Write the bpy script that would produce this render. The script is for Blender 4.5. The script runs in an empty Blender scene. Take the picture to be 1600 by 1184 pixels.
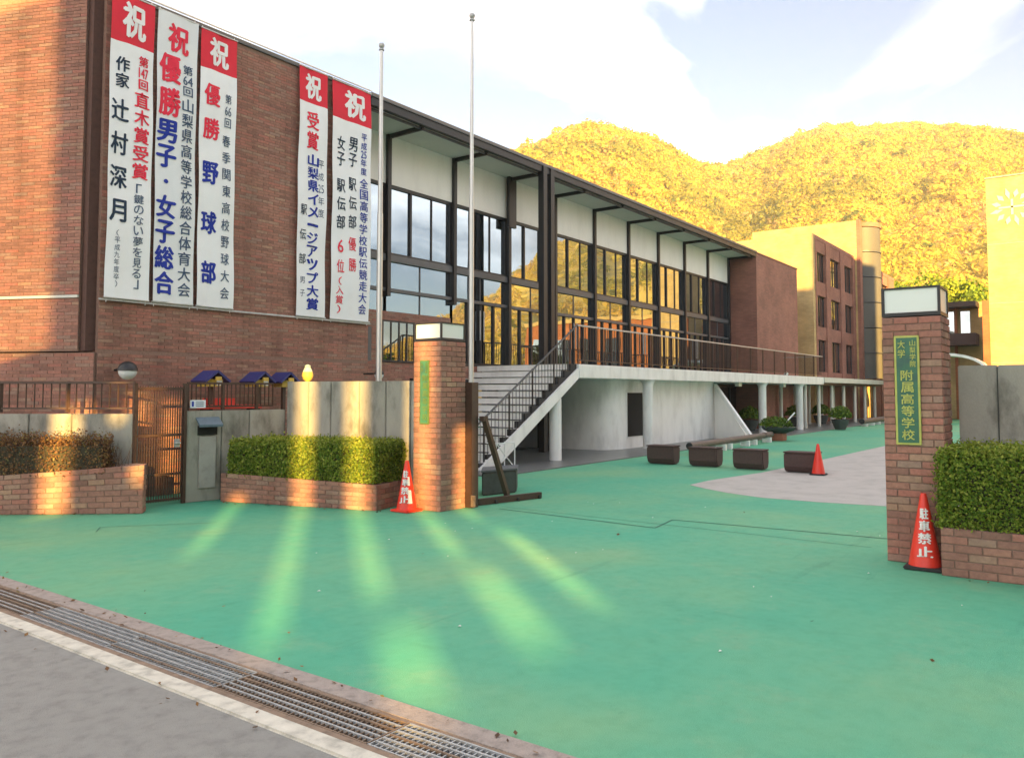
import bpy, math, random
import numpy as np
from mathutils import Vector, Matrix
R = math.radians
random.seed(7)
rng = np.random.default_rng(11)
scene = bpy.context.scene
COL = scene.collection

# ------------------------------------------------------------------ camera, sky, sun, exposure
# world axes: X runs along the school front away from the street, Y from the court towards the front
YAW = 36.203
cam_d = bpy.data.cameras.new('camera')
cam = bpy.data.objects.new('camera', cam_d)
COL.objects.link(cam)
cam_d.sensor_width = 36.0
cam_d.lens = 28.125
cam_d.shift_y = -45 / 1600
cam_d.clip_start = 0.05
cam_d.clip_end = 6000
cam.location = (0, 0, 1.65)
cam.rotation_euler = (R(93.0), 0, R(YAW - 90))
scene.camera = cam

SUN_EL = 11.0
LX, LY = 0.657, 0.753           # the way the light travels over the ground
world = bpy.data.worlds.new('World')
scene.world = world
world.use_nodes = True
wn, wl = world.node_tree.nodes, world.node_tree.links
wn.clear()
w_out = wn.new('ShaderNodeOutputWorld')
w_bg = wn.new('ShaderNodeBackground')
sky = wn.new('ShaderNodeTexSky')
sky.sky_type = 'NISHITA'
sky.sun_disc = False
sky.sun_elevation = R(SUN_EL)
sky.sun_rotation = math.atan2(-LX, -LY)
sky.altitude = 300
sky.air_density = 1.0
sky.dust_density = 0.4
sky.ozone_density = 1.2
tc = wn.new('ShaderNodeTexCoord')
sep = wn.new('ShaderNodeSeparateXYZ')
wl.new(tc.outputs['Generated'], sep.inputs[0])
zz = wn.new('ShaderNodeMath'); zz.operation = 'ADD'; zz.inputs[1].default_value = 0.22
zm = wn.new('ShaderNodeMath'); zm.operation = 'MAXIMUM'; zm.inputs[1].default_value = 0.0
wl.new(sep.outputs['Z'], zm.inputs[0]); wl.new(zm.outputs[0], zz.inputs[0])
dx = wn.new('ShaderNodeMath'); dx.operation = 'DIVIDE'
dy = wn.new('ShaderNodeMath'); dy.operation = 'DIVIDE'
wl.new(sep.outputs['X'], dx.inputs[0]); wl.new(zz.outputs[0], dx.inputs[1])
wl.new(sep.outputs['Y'], dy.inputs[0]); wl.new(zz.outputs[0], dy.inputs[1])
cmb = wn.new('ShaderNodeCombineXYZ')
wl.new(dx.outputs[0], cmb.inputs[0]); wl.new(dy.outputs[0], cmb.inputs[1])
cmap = wn.new('ShaderNodeMapping')
cmap.inputs['Location'].default_value = (0.3, 5.2, 0)
cmap.inputs['Scale'].default_value = (0.75, 1.0, 1)
wl.new(cmb.outputs[0], cmap.inputs[0])
cn = wn.new('ShaderNodeTexNoise')
cn.inputs['Scale'].default_value = 1.15
cn.inputs['Detail'].default_value = 7
cn.inputs['Roughness'].default_value = 0.55
cn.inputs['Distortion'].default_value = 0.6
wl.new(cmap.outputs[0], cn.inputs['Vector'])
cr = wn.new('ShaderNodeMapRange')
cr.inputs['From Min'].default_value = 0.40
cr.inputs['From Max'].default_value = 0.60
cr.inputs['To Min'].default_value = 0.0
cr.inputs['To Max'].default_value = 0.9
wl.new(cn.outputs['Fac'], cr.inputs['Value'])
cm = wn.new('ShaderNodeMix'); cm.data_type = 'RGBA'
# clouds with thick white and thinner grey parts; the clear sky gets the photograph's white balance
cn2 = wn.new('ShaderNodeTexNoise')
cn2.inputs['Scale'].default_value = 2.1
cn2.inputs['Detail'].default_value = 6
cn2.inputs['Distortion'].default_value = 0.4
wl.new(cmap.outputs[0], cn2.inputs['Vector'])
cc = wn.new('ShaderNodeValToRGB')
cc.color_ramp.elements[0].position = 0.36; cc.color_ramp.elements[0].color = (0.26, 0.27, 0.29, 1)
cc.color_ramp.elements[1].position = 0.62; cc.color_ramp.elements[1].color = (1.0, 0.975, 0.945, 1)
wl.new(cn2.outputs['Fac'], cc.inputs[0])
cs = wn.new('ShaderNodeVectorMath'); cs.operation = 'SCALE'; cs.inputs['Scale'].default_value = 6.6
wl.new(cc.outputs[0], cs.inputs[0])
wb_ = wn.new('ShaderNodeMix'); wb_.data_type = 'RGBA'; wb_.blend_type = 'MULTIPLY'; wb_.inputs['Factor'].default_value = 1
wb_.inputs['B'].default_value = (0.46, 0.485, 0.535, 1)
wl.new(sky.outputs['Color'], wb_.inputs['A'])
wl.new(cr.outputs['Result'], cm.inputs['Factor'])
wl.new(wb_.outputs['Result'], cm.inputs['A'])
wl.new(cs.outputs[0], cm.inputs['B'])
wl.new(cm.outputs['Result'], w_bg.inputs['Color'])
w_bg.inputs['Strength'].default_value = 0.10
wl.new(w_bg.outputs[0], w_out.inputs[0])

sun_d = bpy.data.lights.new('sun', 'SUN')
sun_d.energy = 4.6
sun_d.angle = R(0.45)
sun_d.color = (1.0, 0.59, 0.16)
sun = bpy.data.objects.new('sun', sun_d)
COL.objects.link(sun)
sun.location = (-40, -50, 30)
ce = math.cos(R(SUN_EL))
sun.rotation_euler = Vector((LX * ce, LY * ce, -math.sin(R(SUN_EL)))).to_track_quat('-Z', 'Y').to_euler()

vs = scene.view_settings
vs.view_transform = 'Standard'
vs.look = 'None'
vs.gamma = 1.0
vs.use_curve_mapping = False
vs.exposure = 2.6
scene.cycles.max_bounces = 8
scene.cycles.diffuse_bounces = 4
scene.cycles.glossy_bounces = 4
scene.cycles.transparent_max_bounces = 8
scene.cycles.caustics_reflective = False
scene.cycles.caustics_refractive = False

# ------------------------------------------------------------------ materials
M = {}
def ramp_set(n, stops):
    e = n.color_ramp.elements
    while len(e) > 1: e.remove(e[-1])
    e[0].position, e[0].color = stops[0][0], (*stops[0][1], 1)
    for p, c in stops[1:]:
        x = e.new(p); x.color = (*c, 1)
def mat(name, color, rough=0.7, metal=0.0, noise=0.0, nscale=6.0, bump=0.0, bscale=40.0, spec=0.5, dark=None, detail=5, stretch=None, obj_rand=0.0):
    m = bpy.data.materials.new(name); m.use_nodes = True
    nt = m.node_tree; b = nt.nodes['Principled BSDF']
    b.inputs['Roughness'].default_value = rough
    b.inputs['Metallic'].default_value = metal
    b.inputs['Specular IOR Level'].default_value = spec
    b.inputs['Base Color'].default_value = (*color, 1)
    t = nt.nodes.new('ShaderNodeTexCoord')
    vec = t.outputs['Object']
    if stretch:
        mp = nt.nodes.new('ShaderNodeMapping'); mp.inputs['Scale'].default_value = stretch
        nt.links.new(vec, mp.inputs[0]); vec = mp.outputs[0]
    colout = None
    if noise:
        n = nt.nodes.new('ShaderNodeTexNoise'); n.inputs['Scale'].default_value = nscale; n.inputs['Detail'].default_value = detail
        n.inputs['Roughness'].default_value = 0.62
        nt.links.new(vec, n.inputs['Vector'])
        rp = nt.nodes.new('ShaderNodeValToRGB')
        d = dark or tuple(c * (1 - noise) for c in color)
        hi = tuple(min(1, c * (1 + noise * 0.5)) for c in color)
        ramp_set(rp, [(0.28, d), (0.5, color), (0.75, hi)])
        nt.links.new(n.outputs['Fac'], rp.inputs[0]); colout = rp.outputs[0]
        rr = nt.nodes.new('ShaderNodeMapRange'); rr.inputs['To Min'].default_value = max(0, rough - 0.12); rr.inputs['To Max'].default_value = min(1, rough + 0.1)
        nt.links.new(n.outputs['Fac'], rr.inputs[0]); nt.links.new(rr.outputs[0], b.inputs['Roughness'])
    if obj_rand:
        oi = nt.nodes.new('ShaderNodeObjectInfo')
        hs = nt.nodes.new('ShaderNodeHueSaturation')
        if colout: nt.links.new(colout, hs.inputs['Color'])
        else: hs.inputs['Color'].default_value = (*color, 1)
        mr = nt.nodes.new('ShaderNodeMapRange'); mr.inputs['To Min'].default_value = 1 - obj_rand; mr.inputs['To Max'].default_value = 1 + obj_rand
        nt.links.new(oi.outputs['Random'], mr.inputs[0]); nt.links.new(mr.outputs[0], hs.inputs['Value'])
        colout = hs.outputs[0]
    if colout: nt.links.new(colout, b.inputs['Base Color'])
    if bump:
        n2 = nt.nodes.new('ShaderNodeTexNoise'); n2.inputs['Scale'].default_value = bscale; n2.inputs['Detail'].default_value = 4
        nt.links.new(vec, n2.inputs['Vector'])
        bp = nt.nodes.new('ShaderNodeBump'); bp.inputs['Strength'].default_value = bump; bp.inputs['Distance'].default_value = 0.01
        nt.links.new(n2.outputs['Fac'], bp.inputs['Height']); nt.links.new(bp.outputs[0], b.inputs['Normal'])
    M[name] = m
    return m

BRICKS = [(0.0, (0.28, 0.155, 0.125)), (0.25, (0.36, 0.19, 0.15)), (0.5, (0.40, 0.215, 0.165)), (0.72, (0.45, 0.195, 0.155)), (0.88, (0.35, 0.24, 0.195)), (1.0, (0.44, 0.275, 0.195))]
def brick_mat(name, source, stops=BRICKS):
    m = bpy.data.materials.new(name); m.use_nodes = True
    nt = m.node_tree; b = nt.nodes['Principled BSDF']; b.inputs['Roughness'].default_value = 0.85
    b.inputs['Specular IOR Level'].default_value = 0.3
    rp = nt.nodes.new('ShaderNodeValToRGB'); ramp_set(rp, stops)
    if source == 'object':
        s = nt.nodes.new('ShaderNodeObjectInfo'); nt.links.new(s.outputs['Random'], rp.inputs[0])
    else:
        s = nt.nodes.new('ShaderNodeAttribute'); s.attribute_name = 'tone'; nt.links.new(s.outputs['Fac'], rp.inputs[0])
    t = nt.nodes.new('ShaderNodeTexCoord'); g = nt.nodes.new('ShaderNodeNewGeometry')
    n = nt.nodes.new('ShaderNodeTexNoise'); n.inputs['Scale'].default_value = 22; n.inputs['Detail'].default_value = 6; n.inputs['Roughness'].default_value = .7
    nt.links.new(g.outputs['Position'], n.inputs['Vector'])
    mx = nt.nodes.new('ShaderNodeMix'); mx.data_type = 'RGBA'; mx.blend_type = 'MULTIPLY'; mx.inputs['Factor'].default_value = 0.75
    r2 = nt.nodes.new('ShaderNodeValToRGB'); ramp_set(r2, [(0.3, (0.62, 0.62, 0.62)), (0.7, (1.15, 1.12, 1.08))])
    nt.links.new(n.outputs['Fac'], r2.inputs[0]); nt.links.new(rp.outputs[0], mx.inputs['A']); nt.links.new(r2.outputs[0], mx.inputs['B'])
    # broad weathering
    n3 = nt.nodes.new('ShaderNodeTexNoise'); n3.inputs['Scale'].default_value = 0.9; n3.inputs['Detail'].default_value = 4
    nt.links.new(g.outputs['Position'], n3.inputs['Vector'])
    r3 = nt.nodes.new('ShaderNodeValToRGB'); ramp_set(r3, [(0.3, (0.82, 0.8, 0.8)), (0.7, (1.1, 1.08, 1.05))])
    mx2 = nt.nodes.new('ShaderNodeMix'); mx2.data_type = 'RGBA'; mx2.blend_type = 'MULTIPLY'; mx2.inputs['Factor'].default_value = 1
    nt.links.new(n3.outputs['Fac'], r3.inputs[0]); nt.links.new(mx.outputs['Result'], mx2.inputs['A']); nt.links.new(r3.outputs[0], mx2.inputs['B'])
    mp4 = nt.nodes.new('ShaderNodeMapping'); mp4.inputs['Scale'].default_value = (2.2, 2.2, 0.16); nt.links.new(g.outputs['Position'], mp4.inputs[0])
    n4 = nt.nodes.new('ShaderNodeTexNoise'); n4.inputs['Scale'].default_value = 1.0; n4.inputs['Detail'].default_value = 7; nt.links.new(mp4.outputs[0], n4.inputs['Vector'])
    r4 = nt.nodes.new('ShaderNodeValToRGB'); ramp_set(r4, [(0.52, (1, 1, 1)), (0.68, (0.70, 0.69, 0.68))]); nt.links.new(n4.outputs['Fac'], r4.inputs[0])
    mx3 = nt.nodes.new('ShaderNodeMix'); mx3.data_type = 'RGBA'; mx3.blend_type = 'MULTIPLY'; mx3.inputs['Factor'].default_value = 0.8
    nt.links.new(mx2.outputs['Result'], mx3.inputs['A']); nt.links.new(r4.outputs[0], mx3.inputs['B'])
    nt.links.new(mx3.outputs['Result'], b.inputs['Base Color'])
    bp = nt.nodes.new('ShaderNodeBump'); bp.inputs['Strength'].default_value = 0.35; bp.inputs['Distance'].default_value = 0.006
    nt.links.new(n.outputs['Fac'], bp.inputs['Height']); nt.links.new(bp.outputs[0], b.inputs['Normal'])
    M[name] = m
def brick_wall_mat(name, c1, c2, mortar, scale=1.0):
    """brick pattern for walls too far away to tell the bricks apart"""
    m = bpy.data.materials.new(name); m.use_nodes = True
    nt = m.node_tree; b = nt.nodes['Principled BSDF']; b.inputs['Roughness'].default_value = 0.85
    g = nt.nodes.new('ShaderNodeNewGeometry')
    sp = nt.nodes.new('ShaderNodeSeparateXYZ'); sn = nt.nodes.new('ShaderNodeSeparateXYZ')
    nt.links.new(g.outputs['Position'], sp.inputs[0]); nt.links.new(g.outputs['True Normal'], sn.inputs[0])
    ab = nt.nodes.new('ShaderNodeMath'); ab.operation = 'ABSOLUTE'; nt.links.new(sn.outputs['X'], ab.inputs[0])
    gt = nt.nodes.new('ShaderNodeMath'); gt.operation = 'GREATER_THAN'; gt.inputs[1].default_value = 0.7; nt.links.new(ab.outputs[0], gt.inputs[0])
    mx = nt.nodes.new('ShaderNodeMix'); mx.data_type = 'FLOAT'
    nt.links.new(gt.outputs[0], mx.inputs['Factor']); nt.links.new(sp.outputs['X'], mx.inputs['A']); nt.links.new(sp.outputs['Y'], mx.inputs['B'])
    cb = nt.nodes.new('ShaderNodeCombineXYZ'); nt.links.new(mx.outputs['Result'], cb.inputs[0]); nt.links.new(sp.outputs['Z'], cb.inputs[1])
    bt = nt.nodes.new('ShaderNodeTexBrick')
    bt.inputs['Scale'].default_value = 1.0 / scale
    bt.inputs['Brick Width'].default_value = 0.24; bt.inputs['Row Height'].default_value = 0.07; bt.inputs['Mortar Size'].default_value = 0.006
    bt.inputs['Color1'].default_value = (*c1, 1); bt.inputs['Color2'].default_value = (*c2, 1); bt.inputs['Mortar'].default_value = (*mortar, 1)
    nt.links.new(cb.outputs[0], bt.inputs['Vector'])
    n = nt.nodes.new('ShaderNodeTexNoise'); n.inputs['Scale'].default_value = 1.2; n.inputs['Detail'].default_value = 6
    nt.links.new(g.outputs['Position'], n.inputs['Vector'])
    r2 = nt.nodes.new('ShaderNodeValToRGB'); ramp_set(r2, [(0.3, (0.78, 0.77, 0.77)), (0.7, (1.15, 1.12, 1.1))])
    nt.links.new(n.outputs['Fac'], r2.inputs[0])
    m2 = nt.nodes.new('ShaderNodeMix'); m2.data_type = 'RGBA'; m2.blend_type = 'MULTIPLY'; m2.inputs['Factor'].default_value = 1
    nt.links.new(bt.outputs['Color'], m2.inputs['A']); nt.links.new(r2.outputs[0], m2.inputs['B'])
    nt.links.new(m2.outputs['Result'], b.inputs['Base Color'])
    M[name] = m
def glass_mat(name, refl, tint, body):
    m = bpy.data.materials.new(name); m.use_nodes = True
    nt = m.node_tree; nt.nodes.clear()
    o = nt.nodes.new('ShaderNodeOutputMaterial')
    d = nt.nodes.new('ShaderNodeBsdfDiffuse'); d.inputs['Color'].default_value = (*body, 1)
    g = nt.nodes.new('ShaderNodeBsdfGlossy'); g.inputs['Color'].default_value = (*tint, 1); g.inputs['Roughness'].default_value = 0.015
    lw = nt.nodes.new('ShaderNodeLayerWeight'); lw.inputs['Blend'].default_value = 0.45
    mr = nt.nodes.new('ShaderNodeMapRange'); mr.inputs['To Min'].default_value = refl; mr.inputs['To Max'].default_value = 0.98
    nt.links.new(lw.outputs['Fresnel'], mr.inputs[0])
    mx = nt.nodes.new('ShaderNodeMixShader')
    nt.links.new(mr.outputs[0], mx.inputs[0]); nt.links.new(d.outputs[0], mx.inputs[1]); nt.links.new(g.outputs[0], mx.inputs[2])
    nt.links.new(mx.outputs[0], o.inputs[0])
    t = nt.nodes.new('ShaderNodeNewGeometry'); n = nt.nodes.new('ShaderNodeTexNoise'); n.inputs['Scale'].default_value = 0.9; n.inputs['Detail'].default_value = 1
    nt.links.new(t.outputs['Position'], n.inputs['Vector'])
    bp = nt.nodes.new('ShaderNodeBump'); bp.inputs['Strength'].default_value = 0.25; bp.inputs['Distance'].default_value = 0.02
    nt.links.new(n.outputs['Fac'], bp.inputs['Height']); nt.links.new(bp.outputs[0], g.inputs['Normal'])
    M[name] = m
def leaf_mat(name, stops, trans=0.3):
    m = bpy.data.materials.new(name); m.use_nodes = True
    nt = m.node_tree; nt.nodes.clear()
    o = nt.nodes.new('ShaderNodeOutputMaterial')
    a = nt.nodes.new('ShaderNodeAttribute'); a.attribute_name = 'tone'
    rp = nt.nodes.new('ShaderNodeValToRGB'); ramp_set(rp, stops); nt.links.new(a.outputs['Fac'], rp.inputs[0])
    d = nt.nodes.new('ShaderNodeBsdfPrincipled'); d.inputs['Roughness'].default_value = 0.6; d.inputs['Specular IOR Level'].default_value = 0.25
    tr = nt.nodes.new('ShaderNodeBsdfTranslucent')
    nt.links.new(rp.outputs[0], d.inputs['Base Color']); nt.links.new(rp.outputs[0], tr.inputs['Color'])
    mx = nt.nodes.new('ShaderNodeMixShader'); mx.inputs[0].default_value = trans
    nt.links.new(d.outputs[0], mx.inputs[1]); nt.links.new(tr.outputs[0], mx.inputs[2]); nt.links.new(mx.outputs[0], o.inputs[0])
    M[name] = m

brick_mat('brick', 'object')
brick_mat('brick_tone', 'tone')
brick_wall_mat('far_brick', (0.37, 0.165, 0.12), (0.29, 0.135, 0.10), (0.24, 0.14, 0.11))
brick_wall_mat('sunlit_tan_brick', (0.56, 0.42, 0.20), (0.49, 0.36, 0.16), (0.42, 0.33, 0.18))  # tan walls; stands for sunlight where the brick itself is brown
brick_wall_mat('orange_brick', (0.42, 0.15, 0.06), (0.33, 0.11, 0.05), (0.26, 0.12, 0.07))
mat('slot_shade', (0.09, 0.045, 0.035), 0.9, noise=0.3, nscale=12)  # brick colour darkened to stand for the shade in the corner recess
mat('mortar', (0.25, 0.155, 0.12), 0.95, noise=0.3, nscale=30)
mat('concrete', (0.34, 0.33, 0.285), 0.9, noise=0.45, nscale=3.0, bump=0.5, bscale=60, stretch=(1, 1, 0.45), dark=(0.10, 0.10, 0.08), detail=9, obj_rand=0.12)
mat('concrete_plain', (0.36, 0.35, 0.32), 0.9, noise=0.25, nscale=5, bump=0.3, bscale=70)
mat('kerb_concrete', (0.33, 0.28, 0.25), 0.9, noise=0.35, nscale=14, bump=0.6, bscale=90)
mat('kerb_white', (0.58, 0.55, 0.47), 0.85, noise=0.4, nscale=9, bump=0.4, bscale=60)
mat('court_grey', (0.43, 0.405, 0.38), 0.9, noise=0.2, nscale=2.2, bump=0.4, bscale=160)
mat('asphalt', (0.29, 0.285, 0.265), 0.92, noise=0.25, nscale=9, detail=12, bump=0.9, bscale=180)
mat('plaza', (0.16, 0.165, 0.165), 0.35, noise=0.15, nscale=3)
mat('earth', (0.12, 0.10, 0.07), 0.95, noise=0.4, nscale=8)
mat('field', (0.16, 0.15, 0.08), 0.95, noise=0.4, nscale=0.05)
mat('steel_black', (0.018, 0.018, 0.02), 0.45, noise=0.2, nscale=8)
mat('steel_grey', (0.10, 0.105, 0.115), 0.45, noise=0.15, nscale=6)
mat('steel_brown', (0.065, 0.035, 0.025), 0.5, noise=0.3, nscale=12)
mat('steel_galv', (0.46, 0.47, 0.47), 0.45, metal=0.35, noise=0.3, nscale=18)
mat('steel_rust', (0.24, 0.17, 0.12), 0.75, metal=0.1, noise=0.5, nscale=14)
mat('channel_silt', (0.17, 0.14, 0.10), 0.9, noise=0.5, nscale=5)
mat('pole_metal', (0.62, 0.62, 0.60), 0.35, metal=0.55, noise=0.12, nscale=5)
mat('white_paint', (0.83, 0.83, 0.81), 0.55, noise=0.24, nscale=2.5, stretch=(1, 1, 0.35), detail=9)
mat('white_panel', (0.88, 0.86, 0.82), 0.7, noise=0.10, nscale=1.6, stretch=(1, 1, 0.3), detail=8)
mat('cream_paint', (0.66, 0.66, 0.60), 0.6, noise=0.08, nscale=2)
mat('soffit', (0.62, 0.63, 0.58), 0.8, noise=0.06, nscale=2)
mat('step_black', (0.02, 0.02, 0.022), 0.7, noise=0.2, nscale=10)
mat('cloth', (0.86, 0.88, 0.90), 0.85, noise=0.05, nscale=3)
mat('cloth_grey', (0.77, 0.80, 0.82), 0.85, noise=0.05, nscale=3)
mat('cloth_red', (0.72, 0.025, 0.05), 0.8, noise=0.1, nscale=4)
mat('ink_red', (0.80, 0.03, 0.07), 0.8)
mat('ink_navy', (0.012, 0.035, 0.34), 0.8)
mat('ink_dark', (0.015, 0.035, 0.07), 0.8)
mat('ink_slate', (0.07, 0.11, 0.19), 0.8)
mat('emblem_pale', (0.80, 0.70, 0.50), 0.7)
mat('ink_white', (0.85, 0.85, 0.85), 0.8)
mat('cone_red', (0.80, 0.045, 0.025), 0.45, noise=0.12, nscale=8)
mat('cone_base', (0.03, 0.03, 0.03), 0.8, noise=0.3, nscale=8)
mat('tape_white', (0.82, 0.80, 0.78), 0.5)
mat('sign_green', (0.04, 0.15, 0.085), 0.45, noise=0.45, nscale=7, dark=(0.03, 0.09, 0.085))
mat('sign_gold', (0.50, 0.52, 0.12), 0.5, noise=0.2, nscale=12)
mat('sign_gold_dim', (0.09, 0.16, 0.05), 0.5, noise=0.3, nscale=12)  # sign gold darkened so the left plate looks less lit
mat('acrylic', (0.80, 0.84, 0.80), 0.35, noise=0.03, nscale=3)
mat('bench_brown', (0.085, 0.05, 0.045), 0.8, noise=0.25, nscale=25, bump=0.5, bscale=60)
mat('hut_blue', (0.03, 0.035, 0.17), 0.55, noise=0.2, nscale=10)
mat('hut_yellow', (0.62, 0.42, 0.08), 0.6, noise=0.2, nscale=9)
mat('red_plastic', (0.62, 0.05, 0.03), 0.5, noise=0.15, nscale=6)
mat('mint', (0.40, 0.52, 0.42), 0.6)
mat('terracotta', (0.32, 0.13, 0.08), 0.85, noise=0.25, nscale=9)
mat('tarp', (0.15, 0.11, 0.09), 0.7, noise=0.3, nscale=6)
mat('mail_metal', (0.10, 0.15, 0.19), 0.4, noise=0.25, nscale=9)
mat('dark_stone', (0.055, 0.065, 0.06), 0.7, noise=0.35, nscale=9)
mat('bark', (0.10, 0.07, 0.05), 0.9, noise=0.4, nscale=14)
mat('hedge_core', (0.05, 0.045, 0.025), 0.95, noise=0.4, nscale=20)
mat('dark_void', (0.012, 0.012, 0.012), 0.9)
mat('paper', (0.72, 0.76, 0.82), 0.6)
mat('lamp_glass', (0.72, 0.74, 0.76), 0.25)
glass_mat('glass', 0.56, (0.56, 0.66, 0.76), (0.012, 0.014, 0.016))
glass_mat('glass_dim', 0.28, (0.8, 0.85, 0.9), (0.012, 0.013, 0.014))
mat('glass_block', (0.11, 0.11, 0.10), 0.6, noise=0.1, nscale=3)
glass_mat('glass_far', 0.5, (0.8, 0.86, 0.9), (0.03, 0.03, 0.03))
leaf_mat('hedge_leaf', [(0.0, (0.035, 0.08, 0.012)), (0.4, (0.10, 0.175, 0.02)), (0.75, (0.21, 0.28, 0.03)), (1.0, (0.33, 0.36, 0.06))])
leaf_mat('hedge_dry', [(0.0, (0.07, 0.04, 0.025)), (0.5, (0.19, 0.095, 0.04)), (0.85, (0.28, 0.15, 0.05)), (1.0, (0.20, 0.18, 0.055))], 0.15)
leaf_mat('forest_leaf', [(0.0, (0.10, 0.15, 0.03)), (0.2, (0.26, 0.27, 0.04)), (0.42, (0.47, 0.41, 0.055)), (0.65, (0.60, 0.47, 0.065)), (0.85, (0.60, 0.41, 0.09)), (1.0, (0.50, 0.37, 0.16))], 0.5)
leaf_mat('tree_leaf', [(0.0, (0.06, 0.12, 0.012)), (0.5, (0.16, 0.26, 0.02)), (1.0, (0.30, 0.36, 0.035))], 0.3)

def green_mat():
    m = bpy.data.materials.new('court_green'); m.use_nodes = True
    nt = m.node_tree; b = nt.nodes['Principled BSDF']; b.inputs['Specular IOR Level'].default_value = 0.3
    g = nt.nodes.new('ShaderNodeNewGeometry')
    def noise(s, d, rough=0.6, stretch=None):
        n = nt.nodes.new('ShaderNodeTexNoise'); n.inputs['Scale'].default_value = s; n.inputs['Detail'].default_value = d; n.inputs['Roughness'].default_value = rough
        v = g.outputs['Position']
        if stretch:
            mp = nt.nodes.new('ShaderNodeMapping'); mp.inputs['Scale'].default_value = stretch; nt.links.new(v, mp.inputs[0]); v = mp.outputs[0]
        nt.links.new(v, n.inputs['Vector']); return n
    def mixc(a, col, fac_n, lo, hi, amt, blend='MIX'):
        r = nt.nodes.new('ShaderNodeMapRange'); r.inputs['From Min'].default_value = lo; r.inputs['From Max'].default_value = hi; r.inputs['To Max'].default_value = amt
        nt.links.new(fac_n.outputs['Fac'], r.inputs[0])
        x = nt.nodes.new('ShaderNodeMix'); x.data_type = 'RGBA'; x.blend_type = blend
        nt.links.new(r.outputs[0], x.inputs['Factor']); nt.links.new(a, x.inputs['A']); x.inputs['B'].default_value = (*col, 1); return x.outputs['Result']
    n1, n2, n3 = noise(0.33, 5), noise(7, 6, 0.7), noise(150, 2)
    r1 = nt.nodes.new('ShaderNodeValToRGB'); ramp_set(r1, [(0.32, (0.075, 0.39, 0.25)), (0.5, (0.12, 0.405, 0.245)), (0.7, (0.20, 0.42, 0.225))])
    nt.links.new(n1.outputs['Fac'], r1.inputs[0]); c = r1.outputs[0]
    c = mixc(c, (0.30, 0.40, 0.24), noise(1.6, 8, 0.72), 0.54, 0.78, 0.38)           # worn, yellowed patches
    c = mixc(c, (0.06, 0.24, 0.16), noise(0.9, 9, 0.75, (1, 0.35, 1)), 0.56, 0.78, 0.5) # dull smears along the gateway
    c = mixc(c, (0.05, 0.15, 0.11), noise(3.1, 9, 0.8), 0.64, 0.74, 0.55)             # small stains
    c = mixc(c, (0.05, 0.22, 0.15), noise(0.55, 6, 0.7, (0.3, 2.6, 1)), 0.60, 0.68, 0.35)  # tyre drag
    c = mixc(c, (0.72, 0.72, 0.72), n3, 0.42, 0.70, 0.55, 'MULTIPLY')                  # grit
    c = mixc(c, (0.82, 0.82, 0.82), n2, 0.45, 0.75, 0.6, 'MULTIPLY')
    nt.links.new(c, b.inputs['Base Color'])
    rr = nt.nodes.new('ShaderNodeMapRange'); rr.inputs['To Min'].default_value = 0.6; rr.inputs['To Max'].default_value = 0.9
    nt.links.new(n2.outputs['Fac'], rr.inputs[0]); nt.links.new(rr.outputs[0], b.inputs['Roughness'])
    bp = nt.nodes.new('ShaderNodeBump'); bp.inputs['Strength'].default_value = 0.7; bp.inputs['Distance'].default_value = 0.005
    nt.links.new(n3.outputs['Fac'], bp.inputs['Height']); nt.links.new(bp.outputs[0], b.inputs['Normal'])
    M['court_green'] = m
green_mat()

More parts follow.
